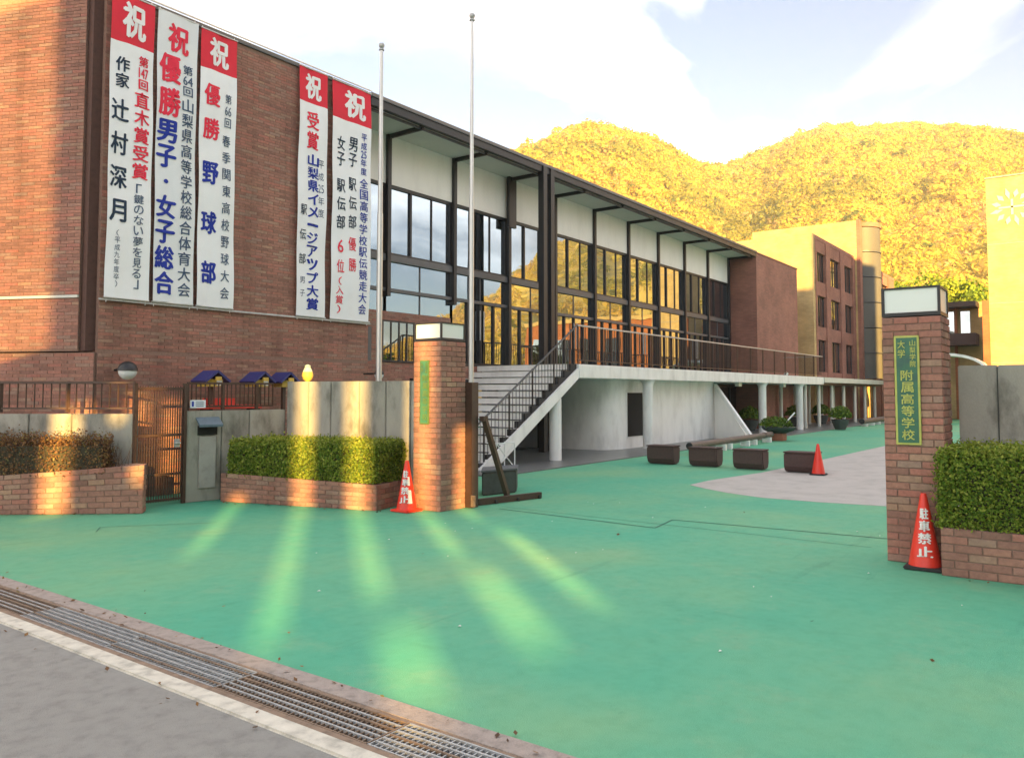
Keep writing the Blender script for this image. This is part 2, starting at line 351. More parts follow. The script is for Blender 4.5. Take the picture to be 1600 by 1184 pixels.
# ------------------------------------------------------------------ builders
ORG = {}
def org(o):
    return ORG.get(o.name, Vector((0, 0, 0))) if o else Vector((0, 0, 0))
def tag(o, label=None, cat=None, group=None, kind=None):
    if label: o['label'] = label
    if cat: o['category'] = cat
    if group: o['group'] = group
    if kind: o['kind'] = kind
    return o
def thing(name, label, cat, loc=(0, 0, 0), group=None):
    o = bpy.data.objects.new(name, None); COL.objects.link(o)
    o.empty_display_size = 0.2; o.location = loc; ORG[o.name] = Vector(loc)
    return tag(o, label, cat, group)
def link_mesh(name, me, parent=None, loc=None):
    """link a mesh object; parented objects sit at the origin of their parent unless loc (local) is given"""
    o = bpy.data.objects.new(name, me); COL.objects.link(o)
    if parent:
        o.parent = parent; ORG[o.name] = org(parent).copy()
        if loc is not None: o.location = loc
    return o
class MB:
    def __init__(s): s.v = []; s.f = []
    def quad(s, *p):
        n = len(s.v); s.v += [tuple(q) for q in p]; s.f.append(tuple(range(n, n + len(p)))); return s
    def box(s, x0, x1, y0, y1, z0, z1):
        n = len(s.v)
        s.v += [(x0, y0, z0), (x1, y0, z0), (x1, y1, z0), (x0, y1, z0), (x0, y0, z1), (x1, y0, z1), (x1, y1, z1), (x0, y1, z1)]
        s.f += [(n, n+3, n+2, n+1), (n+4, n+5, n+6, n+7), (n, n+1, n+5, n+4), (n+1, n+2, n+6, n+5), (n+2, n+3, n+7, n+6), (n+3, n, n+4, n+7)]
        return s
    def prism(s, poly, z0, z1):
        """poly counter-clockwise; z1 may be one height or one per corner"""
        k = len(poly); n = len(s.v)
        zt = z1 if isinstance(z1, (list, tuple)) else [z1] * k
        s.v += [(x, y, z0) for x, y in poly] + [(poly[i][0], poly[i][1], zt[i]) for i in range(k)]
        s.f.append(tuple(range(n + k - 1, n - 1, -1))); s.f.append(tuple(range(n + k, n + 2 * k)))
        for i in range(k):
            j = (i + 1) % k; s.f.append((n + i, n + j, n + k + j, n + k + i))
        return s
    def wall(s, a, b, th, z0, z1):
        """upright slab from a to b (2d), th thick to the left of a->b"""
        d = Vector((b[0] - a[0], b[1] - a[1])).normalized(); nn = Vector((-d.y, d.x)) * th
        return s.prism([a, b, (b[0] + nn.x, b[1] + nn.y), (a[0] + nn.x, a[1] + nn.y)], z0, z1)
    def tube(s, p0, p1, r0, r1=None, n=8, caps=True):
        r1 = r0 if r1 is None else r1
        p0, p1 = Vector(p0), Vector(p1); d = (p1 - p0).normalized()
        a = d.orthogonal().normalized(); b = d.cross(a); k = len(s.v)
        for p, r in ((p0, r0), (p1, r1)):
            for i in range(n):
                t = 2 * math.pi * i / n; s.v.append(tuple(p + a * (r * math.cos(t)) + b * (r * math.sin(t))))
        for i in range(n):
            j = (i + 1) % n; s.f.append((k + i, k + j, k + n + j, k + n + i))
        if caps: s.f.append(tuple(range(k + n - 1, k - 1, -1))); s.f.append(tuple(range(k + n, k + 2 * n)))
        return s
    def bar(s, p0, p1, w, h, upv=(0, 0, 1)):
        """rectangular bar between two points"""
        p0, p1 = Vector(p0), Vector(p1); d = (p1 - p0).normalized()
        a = d.cross(Vector(upv)); a = a.normalized() if a.length > 1e-4 else Vector((1, 0, 0)); b = a.cross(d); k = len(s.v)
        for p in (p0, p1):
            for sa, sb in ((-1, -1), (1, -1), (1, 1), (-1, 1)): s.v.append(tuple(p + a * (sa * w / 2) + b * (sb * h / 2)))
        s.f += [(k+3, k+2, k+1, k), (k+4, k+5, k+6, k+7), (k, k+1, k+5, k+4), (k+1, k+2, k+6, k+5), (k+2, k+3, k+7, k+6), (k+3, k, k+4, k+7)]
        return s
    def lathe(s, prof, c=(0, 0, 0), n=20):
        """prof: (r, z) pairs from bottom to top"""
        k = len(s.v); m = len(prof)
        for r, z in prof:
            for i in range(n):
                t = 2 * math.pi * i / n; s.v.append((c[0] + r * math.cos(t), c[1] + r * math.sin(t), c[2] + z))
        for q in range(m - 1):
            for i in range(n):
                j = (i + 1) % n; s.f.append((k + q*n + i, k + q*n + j, k + (q+1)*n + j, k + (q+1)*n + i))
        if prof[0][0] > 1e-4: s.f.append(tuple(range(k + n - 1, k - 1, -1)))
        if prof[-1][0] > 1e-4: s.f.append(tuple(range(k + (m-1)*n, k + m*n)))
        return s
    def mesh(s, name, m, off=(0, 0, 0), smooth=False, bevel=0):
        me = bpy.data.meshes.new(name)
        me.from_pydata([(x - off[0], y - off[1], z - off[2]) for x, y, z in s.v], [], s.f)
        me.materials.append(M[m]); me.update()
        if bevel:
            import bmesh
            bm = bmesh.new(); bm.from_mesh(me)
            bmesh.ops.remove_doubles(bm, verts=bm.verts, dist=1e-5)
            bmesh.ops.bevel(bm, geom=[e for e in bm.edges if len(e.link_faces) == 2 and e.calc_face_angle(0) > 0.6], offset=bevel, segments=2, affect='EDGES', clamp_overlap=True)
            bm.to_mesh(me); bm.free()
        if smooth:
            me.shade_smooth() if hasattr(me, 'shade_smooth') else None
            me.set_sharp_from_angle(angle=R(40))
        return me
    def part(s, name, m, parent, smooth=False, bevel=0):
        return link_mesh(name, s.mesh(name, m, org(parent), smooth, bevel), parent)
    def top(s, name, m, label=None, cat=None, group=None, kind=None, smooth=False, bevel=0, loc=(0, 0, 0)):
        o = link_mesh(name, s.mesh(name, m, loc, smooth, bevel)); o.location = loc; ORG[o.name] = Vector(loc)
        return tag(o, label, cat, group, kind)
def copy_thing(root, loc, rz=0.0, label=None):
    r = root.copy(); COL.objects.link(r); r.location = loc; r.rotation_euler = (0, 0, rz); ORG[r.name] = Vector(loc)
    if label: r['label'] = label
    for ch in list(root.children):
        c = ch.copy(); COL.objects.link(c); c.parent = r
        for gch in list(ch.children):
            d = gch.copy(); COL.objects.link(d); d.parent = c
    return r

# one brick mesh with worn edges, shared by all bricks that are objects of their own
def make_brick_mesh():
    mb = MB(); mb.box(-0.5, 0.5, -0.5, 0.5, -0.5, 0.5)
    e = 0.012
    mb = MB()
    # front face inset (y = -0.5 is the outside), sides run back
    x, z = 0.5, 0.5
    mb.v = [(-x + e, -0.5, -z + 4*e), (x - e, -0.5, -z + 4*e), (x - e, -0.5, z - 4*e), (-x + e, -0.5, z - 4*e),
            (-x, -0.40, -z), (x, -0.40, -z), (x, -0.40, z), (-x, -0.40, z),
            (-x, 0.5, -z), (x, 0.5, -z), (x, 0.5, z), (-x, 0.5, z)]
    mb.f = [(0, 1, 2, 3), (4, 5, 1, 0), (5, 6, 2, 1), (6, 7, 3, 2), (7, 4, 0, 3), (8, 9, 5, 4), (9, 10, 6, 5), (10, 11, 7, 6), (11, 8, 4, 7)]
    return mb.mesh('brick', 'brick')
BRICK = make_brick_mesh()
def brick_course_face(parent, a, b, z0, z1, bl=0.21, bh=0.06, j=0.011, depth=0.05, proud=0.008, shift0=0):
    """bricks, each an object, on the face from a to b (outside to the right of a->b); z0/z1 may differ at both ends"""
    A, B = Vector(a), Vector(b); d = B - A; L = d.length; d = d / L
    nn = Vector((d.y, -d.x)); rz = math.atan2(d.y, d.x); o = org(parent)
    za, zb = (z1 if isinstance(z1, tuple) else (z1, z1))
    rows = max(1, round(((za + zb) / 2 - z0) / (bh + j)))
    for r in range(rows):
        sa, sb = (za - z0) / rows, (zb - z0) / rows
        off = ((r + shift0) % 2) * (bl + j) / 2
        x = -off
        while x < L - 0.02:
            x0, x1 = max(0.0, x), min(L, x + bl); x += bl + j
            if x1 - x0 < 0.035: continue
            xm = (x0 + x1) / 2; t = xm / L
            rh = sa + (sb - sa) * t
            zc = z0 + (r + 0.5) * rh
            p = A + d * xm + nn * (proud - depth / 2 + random.uniform(-0.0015, 0.0025))
            ob = link_mesh('brick', BRICK, parent, (p.x - o.x, p.y - o.y, zc - o.z))
            slope = math.atan2((sb - sa) * (r + 0.5), L)
            ob.rotation_euler = (0, -slope, rz)
            ob.scale = (x1 - x0, depth, rh - j)
def brick_mass(parent, faces, name='brick', bl=0.235, bh=0.043, j=0.009, proud=0.006, stops='brick_tone'):
    """thousands of small bricks of a large wall as one mesh; faces: (a, b, z0, z1, holes) outside to the right of a->b"""
    V = []; F = []; T = []; o = org(parent)
    for a, b, z0, z1, holes in faces:
        A, B = Vector(a), Vector(b); d = B - A; L = d.length; d = d / L; nn = Vector((d.y, -d.x))
        rows = round((z1 - z0) / (bh + j)); rh = (z1 - z0) / rows
        for r in range(rows):
            x = -(r % 2) * (bl + j) / 2 - random.random() * 0.03
            zc0, zc1 = z0 + r * rh + j / 2, z0 + (r + 1) * rh - j / 2
            while x < L - 0.01:
                x0, x1 = max(0, x), min(L, x + bl); x += bl + j
                if x1 - x0 < 0.02: continue
                if any(hx0 < x1 and hx1 > x0 and hz0 < zc1 and hz1 > zc0 for hx0, hx1, hz0, hz1 in holes): continue
                p = proud + random.uniform(-0.0015, 0.002); n = len(V)
                for dep in (p, -0.004):
                    for (xx, z) in ((x0, zc0), (x1, zc0), (x1, zc1), (x0, zc1)):
                        q = A + d * xx + nn * dep; V.append((q.x - o.x, q.y - o.y, z - o.z))
                F += [(n, n+1, n+2, n+3), (n+4, n+5, n+1, n), (n+5, n+6, n+2, n+1), (n+6, n+7, n+3, n+2), (n+7, n+4, n, n+3)]
                T += [random.random()] * 8
    me = bpy.data.meshes.new(name); me.from_pydata(V, [], F); me.materials.append(M[stops])
    at = me.attributes.new('tone', 'FLOAT', 'POINT'); at.data.foreach_set('value', T); me.update()
    ob = link_mesh(name, me, parent); ob['kind'] = 'stuff'
    return ob
def quads_mesh(name, C, N, size, tone, m, up_jit=0.6):
    """leaf quads: centres C, facing N, half-sizes size, tone per leaf (numpy)"""
    k = len(C)
    r = rng.normal(size=(k, 3)); N = N + r * up_jit; N /= np.linalg.norm(N, axis=1)[:, None] + 1e-9
    t = np.cross(N, rng.normal(size=(k, 3))); t /= np.linalg.norm(t, axis=1)[:, None] + 1e-9
    b = np.cross(N, t)
    s = size[:, None]
    V = np.stack([C - t * s * 1.3, C - b * s * 0.75, C + t * s * 1.3, C + b * s * 0.75], 1).reshape(-1, 3)
    me = bpy.data.meshes.new(name)
    me.vertices.add(4 * k); me.vertices.foreach_set('co', V.astype(np.float32).ravel())
    me.loops.add(4 * k); me.loops.foreach_set('vertex_index', np.arange(4 * k, dtype=np.int32))
    me.polygons.add(k); me.polygons.foreach_set('loop_start', np.arange(0, 4 * k, 4, dtype=np.int32))
    me.update(calc_edges=True); me.materials.append(M[m])
    at = me.attributes.new('tone', 'FLOAT', 'POINT'); at.data.foreach_set('value', np.repeat(np.clip(tone, 0, 1), 4).astype(np.float32))
    me.validate()
    return me
# lettering: characters from the built-in font turned into flat meshes
GL = {}
def glyph(ch, fat):
    key = (ch, fat)
    if key in GL: return GL[key]
    cu = bpy.data.curves.new('t', 'FONT'); cu.body = ch; cu.offset = fat; cu.resolution_u = 2
    ob = bpy.data.objects.new('t', cu); COL.objects.link(ob)
    dg = bpy.context.evaluated_depsgraph_get(); ev = ob.evaluated_get(dg); me = ev.to_mesh()
    v = np.array([p.co[:] for p in me.vertices]).reshape(-1, 3); f = [tuple(p.vertices) for p in me.polygons]
    ev.to_mesh_clear(); bpy.data.objects.remove(ob); bpy.data.curves.remove(cu)
    if len(v):
        lo, hi = v.min(0), v.max(0); c = (lo + hi) / 2; ext = max(hi[0] - lo[0], hi[1] - lo[1], 1e-6)
        w, h = hi[0] - lo[0], hi[1] - lo[1]
        v = (v - c); v = v[:, :2]
        GL[key] = (v, f, w, h)
    else: GL[key] = (np.zeros((0, 2)), [], 0, 0)
    return GL[key]
def letters(name, parent, m, chars, mapf, fat=0.0):
    """chars: (text, cx, cy, w, h) cells in the sheet's own plane; mapf(x, y, lift) -> world point; one object per character"""
    o = org(parent)
    for tx, cx, cy, w, h in chars:
        if tx.strip() == '': continue
        v, f, gw, gh = glyph(tx, 0.0)
        if gw == 0: continue
        sx, sy = w / max(gw, 0.55 if len(tx) == 1 else gw), h / max(gh, 0.55)
        if tx in '・':  sx = sy = w * 0.9
        V = []; F = []
        bf = fat * 1.4
        sh = [(0, 0)] if bf < 0.004 else [(-bf, 0), (bf, 0), (0, bf * 0.6), (0, -bf * 0.6)]
        for q, (ax, ay) in enumerate(sh):
            n = len(V)
            for x, y in v:
                p = mapf(cx + (x + ax) * sx, cy + (y + ay) * sy, q * 0.0012); V.append((p[0] - o.x, p[1] - o.y, p[2] - o.z))
            F += [tuple(i + n for i in g_) for g_ in f]
        me = bpy.data.meshes.new(name); me.from_pydata(V, [], F); me.materials.append(M[m]); me.update()
        link_mesh(name, me, parent)
def column(text, cx, ytop, ybot, w, h=None):
    """spread text (list or str) evenly down a column"""
    t = list(text) if isinstance(text, str) else text
    step = (ytop - ybot) / len(t); hh = h or min(step * 0.86, w * 1.25)
    return [(c, cx, ytop - step * (i + 0.5), w, hh) for i, c in enumerate(t)]

# ------------------------------------------------------------------ ground, court, road
g = MB(); g.quad((-380, -380, -0.03), (1400, -380, -0.03), (1400, 1400, -0.03), (-380, 1400, -0.03))
g.top('ground', 'field', kind='structure')
MB().box(-60, 2.53, -60, 60, -0.028, 0.0).top('road', 'asphalt', kind='structure')
MB().box(3.08, 46.0, -14.0, 9.5, -0.026, 0.0).top('court', 'court_green', kind='structure')
MB().prism([(3.08, 9.5), (12.4, 9.5), (12.4, 12.15), (6.0, 12.15), (3.08, 18.5)], -0.027, -0.002).top('court_corner', 'court_green', kind='structure')
pts = [(13.45, 5.92), (13.1, 5.5), (12.75, 4.95), (12.5, 4.3), (12.5, 3.4), (12.62, 2.6), (12.9, 1.4), (13.3, -2), (13.3, -13.9), (27.5, -13.9), (27.5, 5.3), (24, 5.4), (20, 5.5), (16.3, 5.62), (15.2, 5.8), (14.3, 5.92)]
MB().prism(pts, -0.001, 0.005).top('court_patch', 'court_grey', kind='structure')
MB().box(12.4, 37.0, 9.5, 13.4, -0.027, 0.025).top('plaza_floor', 'plaza', kind='structure', bevel=0.008)
MB().box(46.0, 75.0, -14.0, 9.5, -0.026, -0.002).top('far_court', 'court_green', kind='structure')
# joints and marks in the court
tr = MB()
for a, b, w in (((9.12, 6.9), (8.96, 4.4), 0.025), ((8.96, 4.4), (9.66, 4.5), 0.02), ((9.66, 4.5), (9.86, 1.9), 0.025), ((9.3, 6.9), (9.2, 2.0), 0.012), ((5.0, 9.9), (6.05, 9.05), 0.015), ((5.0, 9.9), (4.8, 9.6), 0.012)):
    d = Vector((b[0]-a[0], b[1]-a[1], 0)).normalized(); n_ = Vector((-d.y, d.x, 0)) * w / 2
    A, B = Vector((*a, 0.004)), Vector((*b, 0.004)); tr.quad(A - n_, B - n_, B + n_, A + n_)
mat('joint', (0.03, 0.12, 0.085), 0.9)
tr.top('court_joints', 'joint', kind='structure')
# drain across the gateway
dr = thing('drain_grate', 'galvanised steel drain grating along the road edge, partly rusty', 'drain', (2.85, 3, 0))
MB().box(2.655, 2.70, -12, 16, -0.2, 0.002).part('edge_strip', 'steel_rust', dr)
MB().box(3.0, 3.02, -12, 16, -0.2, 0.002).part('edge_strip', 'steel_rust', dr)
MB().box(2.70, 3.0, -12, 16, -0.20, -0.06).part('channel', 'channel_silt', dr)
MB().box(2.53, 2.655, -12, 16, -0.1, 0.012).top('kerb', 'kerb_white', kind='structure', bevel=0.01)
kb = MB(); kb.box(3.02, 3.08, -12, 16, -0.1, 0.006)
kb.box(3.08, 3.16, -12, 16, -0.1, 0.0055); kb.top('drain_border', 'kerb_concrete', kind='structure')
P0 = 6.5 + 1.225 * 3
gp = []
for k in range(13):
    y1 = P0 - 1.225 * k - 0.004; y0 = y1 - 1.217
    rusty = k % 3 == 2
    fr = MB()
    for x in (2.707, 2.993): fr.box(x - 0.004, x + 0.004, y0, y1, -0.04, 0.003)
    yy = y0 + 0.012
    while yy < y1:
        fr.box(2.71, 2.99, yy - 0.003, yy + 0.003, -0.022, -0.002); yy += 0.0335
    fr.box(2.71, 2.99, y0, y0 + 0.006, -0.04, 0.001); fr.box(2.71, 2.99, y1 - 0.006, y1, -0.04, 0.001)
    pn = fr.part('grate_panel', 'steel_rust' if rusty else 'steel_galv', dr)
    for i in range(5):
        x = 2.755 + i * 0.0475
        MB().box(x - 0.005, x + 0.005, y0 + 0.007, y1 - 0.007, -0.035, 0.003).part('bearing_bar', 'steel_galv' if (i + k) % 4 else 'steel_rust', pn)

# ------------------------------------------------------------------ hills and forest
def elev_deg(az):
    """skyline height in degrees over the camera's azimuth (0 = straight ahead, + to the right)"""
    pts = [(-40, 2), (-25, 5), (-12, 10), (-4, 14.8), (0.7, 16.9), (3, 18.2), (5.7, 18.7), (8.5, 17.9), (11, 16.6), (14, 15.6), (15.4, 15.2), (17.5, 15.7), (20, 16.7), (22, 17.1), (25.3, 16.8), (29, 16.0), (32.6, 15.1), (40, 14.5), (50, 14), (60, 12.5), (67, 10.5), (72, 7), (78, 3.5), (86, 1.5), (95, 0.5)]
    xs, ys = zip(*pts)
    return np.interp(az, xs, ys)
def ridge_r(az):
    return np.interp(az, [-40, 0, 8, 13, 16, 20, 40, 95], [380, 370, 390, 470, 560, 590, 600, 560])
def hill_z(x, y):
    ang = np.degrees(np.arctan2(y, x)); az = YAW - ang
    r = np.hypot(x, y); rr = ridge_r(az); top = np.tan(np.radians(elev_deg(az))) * rr - 2.2
    t = np.clip((r - 120) / (rr - 120), 0, 1.6)
    s = np.where(t < 1, np.sin(t * np.pi / 2) ** 1.35 * (0.55 + 0.45 * t), 1 - (t - 1) * 0.9)
    fold = 0.4 * (np.sin(az * 0.55 + r * 0.008) * 6 + np.sin(az * 1.3 - r * 0.017 + 1) * 3.5 + np.sin(x * 0.05 + 2) * np.sin(y * 0.043) * 3) * np.clip(t * (1.05 - t) * 4, 0, 1)
    return np.maximum(top * s + fold * np.clip(top / 60, 0, 1), -5)
na, nr = 170, 60
AZ = np.linspace(-38, 94, na); RR = np.linspace(118, 760, nr)
HV = []
for a in AZ:
    w = np.radians(YAW - a); xs, ys = RR * np.cos(w), RR * np.sin(w); zs = hill_z(xs, ys)
    HV += list(zip(xs, ys, zs))
HF = [(i*nr + j, i*nr + j + 1, (i+1)*nr + j + 1, (i+1)*nr + j) for i in range(na - 1) for j in range(nr - 1)]
hm = MB(); hm.v = [tuple(map(float, p)) for p in HV]; hm.f = HF
mat('hill_soil', (0.46, 0.34, 0.06), 0.95, noise=0.4, nscale=0.06)
hm.top('hills', 'hill_soil', kind='structure', smooth=True)
# trees: one crown of leaf clumps per tree, all in one mass
def forest():
    T = []
    for (a0, a1, r0, r1, n) in ((-3, 34, 150, 640, 16500), (34, 84, 170, 640, 3600)):
        az = rng.uniform(a0, a1, n); r = np.sqrt(rng.uniform(r0 ** 2, r1 ** 2, n))
        keep = r < ridge_r(az) * 1.03
        T.append(np.stack([az[keep], r[keep]], 1))
    T = np.concatenate(T); az, r = T[:, 0], T[:, 1]
    w = np.radians(YAW - az); x, y = r * np.cos(w), r * np.sin(w); z = hill_z(x, y)
    k = len(x); q = 50
    rad = rng.uniform(1.6, 3.0, k) * np.where(rng.random(k) < 0.12, 1.5, 1); ht = rad * rng.uniform(0.8, 1.3, k)
    kind = 0.58 + 0.24 * np.sin(x * 0.021 + 1.3) * np.cos(y * 0.027) + 0.14 * np.sin(x * 0.06 + y * 0.05) + rng.normal(0, 0.10, k)
    kind = np.where(rng.random(k) < 0.05, rng.uniform(0, .15, k), kind)
    kind = np.where(rng.random(k) < 0.05, 0.97, kind)
    d = rng.normal(size=(k, q, 3)); d /= np.linalg.norm(d, axis=2)[:, :, None]
    d[:, :, 2] = np.abs(d[:, :, 2]) * 1.1 - 0.2
    rr = rng.uniform(0.75, 1.08, (k, q, 1))
    Cc = np.stack([x, y, z + ht * 0.4], 1)[:, None, :] + d * rr * np.stack([rad, rad, ht], 1)[:, None, :]
    size = (rad[:, None] * rng.uniform(0.14, 0.24, (k, q))).ravel()
    tone = (kind[:, None] + rng.normal(0, 0.04, (k, q))).ravel()
    me = quads_mesh('forest', Cc.reshape(-1, 3), d.reshape(-1, 3).copy(), size, tone, 'forest_leaf', 0.28)
    return me
fo = link_mesh('forest', forest()); tag(fo, 'golden autumn woodland covering the hills behind the school', 'woodland', kind='stuff')

# ------------------------------------------------------------------ main school building
YF, YG, ZR = 12.2, 13.5, 7.9           # front plane and roof edge, glazing plane, roof height
ZT = 2.34                               # terrace level
bld = thing('school_building', 'long brick school hall with glass front and deep flat roof overhang', 'building', (6, 12.2, 0))
lf = Vector((-0.4226, 0.9063))          # the left end wall turns away at this angle
cor = Vector((5.86, 12.42)); lfar = cor + lf * 9
w1 = MB(); w1.prism([(6.05, YF), (11.6, YF), (11.6, 22), (6.05, 22)], 0, ZR - 0.03); w1.part('wall', 'mortar', bld)
wl_ = MB(); wl_.prism([tuple(cor), (cor.x + 2.2, cor.y + 1.0), (lfar.x + 2.2, lfar.y + 1.0), tuple(lfar)], 2.27, ZR - 0.03); wl_.part('end_wall', 'mortar', bld)
pc = Vector((6.0, 12.21)); pf = pc + lf * 9.2
wp = MB(); wp.prism([tuple(pc), (8.2, 13.3), (pf.x + 2.2, pf.y + 1.0), tuple(pf)], 0, 2.25); wp.part('plinth', 'mortar', bld)
brick_mass(bld, [((6.05, YF), (11.6, YF), 2.30, ZR - 0.1, []), ((6.05, YF), (11.6, YF), 0.1, 2.24, []), (tuple(lfar), tuple(cor), 3.13, ZR - 0.1, []), (tuple(lfar), tuple(cor), 2.30, 3.07, []), (tuple(pf), tuple(pc), 0.1, 2.24, [])])
c1 = MB(); c1.wall((5.80, 12.40), tuple(Vector((5.80, 12.40)) + lf * 9), 0.05, 3.075, 3.115)
MB().wall(tuple(lfar + Vector((-0.03, -0.012))), tuple(cor + Vector((-0.03, -0.012))), 0.06, 3.08, 3.12).part('flashing', 'cream_paint', bld)
MB().box(5.9, 6.13, 12.28, 12.5, 2.27, ZR - 0.03).part('corner_slot', 'slot_shade', bld)
MB().box(6.0, 11.62, YF - 0.035, 22, ZR - 0.03, ZR + 0.04).part('coping', 'steel_grey', bld)
MB().wall(tuple(lfar + Vector((-0.02, -0.02))), tuple(cor + Vector((-0.02, -0.02))), 0.4, ZR - 0.03, ZR + 0.04).part('coping', 'steel_grey', bld)
MB().box(6.02, 11.6, YF - 0.075, YF - 0.045, 3.045, 3.075).part('banner_rail', 'steel_galv', bld)
MB().box(6.02, 11.6, YF - 0.07, YF - 0.05, ZR - 0.035 + 0.09, ZR + 0.075).part('banner_rail', 'steel_galv', bld)
# roof over the glazed part
MB().box(11.62, 35.2, YF - 0.05, 24, ZR - 0.02, ZR + 0.06).part('roof', 'steel_grey', bld)
MB().box(11.62, 35.2, YF - 0.02, YF + 0.10, ZR - 0.19, ZR - 0.02).part('fascia_beam', 'steel_black', bld)
MB().box(11.62, 35.2, YF + 0.10, YG + 0.2, ZR - 0.16, ZR - 0.12).part('soffit', 'soffit', bld)
MB().box(11.62, 35.2, YF + 0.14, YF + 0.18, ZR - 0.24, ZR - 0.19).part('conduit', 'steel_grey', bld)
posts = [13.35 + 2.4 * k for k in range(10)]
edges = [11.6] + posts
for i, x in enumerate(posts):
    pr = MB(); pr.box(x - 0.055, x + 0.055, YG - 0.16, YG + 0.02, ZT if x > 16 else 3.9, ZR - 0.16); pr.part('post', 'steel_black', bld)
    MB().box(x - 0.03, x + 0.03, YF + 0.10, YG - 0.16, ZR - 0.26, ZR - 0.16).part('roof_beam', 'steel_black', bld)
for x in (18.15, 18.52):
    MB().box(x - 0.09, x + 0.09, YF - 0.06, YF + 0.12, 0.025, ZR - 0.02).part('column', 'steel_black', bld)
MB().box(17.98, 18.32, YG - 0.25, YG - 0.165, 6.3, ZR - 0.16).part('post_head', 'steel_black', bld)
def pane(win, x0, x1, z0, z1, m='glass', y=YG):
    MB().box(x0, x1, y - 0.012, y + 0.012, z0, z1).part('pane', m, win)
for i in range(len(edges)):
    x0 = edges[i] + (0.055 if i else 0.0); x1 = (edges[i + 1] - 0.055) if i + 1 < len(edges) else 35.18
    if x1 - x0 < 0.2: continue
    # white panel above the windows
    MB().box(x0, x1, YG - 0.07, YG + 0.05, 6.58, ZR - 0.16).part('white_panel', 'white_panel', bld)
    # band window: three lights
    L = x1 - x0; a, b = x0 + L * 0.34, x0 + L * 0.68
    f = MB()
    f.box(x0, x1, YG - 0.06, YG + 0.04, 6.50, 6.579); f.box(x0, x1, YG - 0.06, YG + 0.04, 4.90, 4.95)
    f.box(a - 0.03, a + 0.03, YG - 0.06, YG + 0.04, 4.95, 6.50); f.box(b - 0.015, b + 0.015, YG - 0.04, YG + 0.03, 4.95, 6.50)
    f.box(x0, x0 + 0.03, YG - 0.06, YG + 0.04, 4.95, 6.50); f.box(x1 - 0.05, x1, YG - 0.06, YG + 0.04, 4.95, 6.50)
    w = f.part('band_window', 'steel_black', bld)
    pane(w, x0 + 0.03, a - 0.03, 4.95, 6.50); pane(w, a + 0.03, b - 0.015, 4.95, 6.50); pane(w, b + 0.015, x1 - 0.05, 4.95, 6.50)
    # transom lights
    f = MB(); f.box(x0, x1, YG - 0.10, YG + 0.05, 4.74, 4.899); f.box(x0, x1, YG - 0.09, YG + 0.04, 4.02, 4.10)
    mx = (x0 + x1) / 2; f.box(mx - 0.015, mx + 0.015, YG - 0.03, YG + 0.03, 4.10, 4.74)
    w = f.part('transom_window', 'steel_grey', bld)
    pane(w, x0, mx - 0.015, 4.10, 4.74); pane(w, mx + 0.015, x1, 4.10, 4.74)
    if x0 < 15.7:
        f = MB(); f.box(mx - 0.015, mx + 0.015, YG - 0.03, YG + 0.03, 3.56, 4.02); w = f.part('transom_window', 'steel_grey', bld)
        pane(w, x0, mx - 0.015, 3.56, 4.02); pane(w, mx + 0.015, x1, 3.56, 4.02)
    else:
        # glass doors and fixed lights down to the terrace
        f = MB(); f.box(x0, x1, YG - 0.05, YG + 0.03, ZT, ZT + 0.08)
        t3 = [x0 + L * q for q in (0, 0.25, 0.5, 0.75, 1)]
        for q in t3[1:-1]: f.box(q - 0.03, q + 0.03, YG - 0.06, YG + 0.03, ZT + 0.08, 4.02)
        f.box(t3[1] + 0.03, t3[2] - 0.03, YG - 0.05, YG + 0.02, 2.95, 3.0) if i % 2 else None
        w = f.part('glass_door', 'steel_black', bld)
        for q in range(4): pane(w, t3[q] + (0.03 if q else 0), t3[q+1] - (0.03 if q < 3 else 0), ZT + 0.08, 4.02)
        for q in (1, 2):
            if i % 2 == 0: MB().tube((t3[2] + (0.08 if q == 2 else -0.08), YG - 0.09, ZT + 0.7), (t3[2] + (0.08 if q == 2 else -0.08), YG - 0.09, ZT + 1.5), 0.018).part('door_handle', 'steel_galv', w)
# brick band and dark window at the lower left
MB().box(11.6, 15.68, YG - 0.05, YG + 0.2, 0, 3.55).part('spandrel_wall', 'mortar', bld)
brick_mass(bld, [((11.6, YG - 0.05), (15.68, YG - 0.05), 0.1, 3.55, [(1.6, 2.7, 2.38, 3.32)]), ((15.68, YG - 0.05), (16.98, YG - 0.05), 0.1, 2.33, [])])
MB().box(15.68, 19.4, YG - 0.05, YG + 0.2, 0, 2.33).part('spandrel_wall', 'mortar', bld)
f = MB(); f.box(13.2, 14.3, YG - 0.10, YG - 0.04, 2.36, 2.40); f.box(13.2, 14.3, YG - 0.10, YG - 0.04, 3.30, 3.34)
for x in (13.2, 13.47, 13.74, 14.01, 14.26): f.box(x, x + 0.04, YG - 0.10, YG - 0.04, 2.40, 3.30)
w = f.part('barred_window', 'steel_black', bld); pane(w, 13.24, 14.26, 2.40, 3.30, 'glass_dim', YG - 0.075)
MB().tube((12.35, YG - 0.4, 2.35), (12.35, YG - 0.4, 3.1), 0.16, n=14).part('downpipe_head', 'steel_grey', bld, smooth=True)
# right hand brick block
MB().box(35.2, 41.2, YF, 24, 0, 7.88).part('end_block', 'far_brick', bld)
MB().box(35.16, 41.24, YF - 0.03, 24, 7.88, 7.93).part('coping', 'far_brick', bld)
MB().box(41.2, 44.1, YF + 1.2, 22, 0, 7.0).part('link_block', 'far_brick', bld)
MB().box(11.65, 35.2, YG + 0.25, 24, 0, ZR - 0.2).part('interior', 'dark_void', bld)
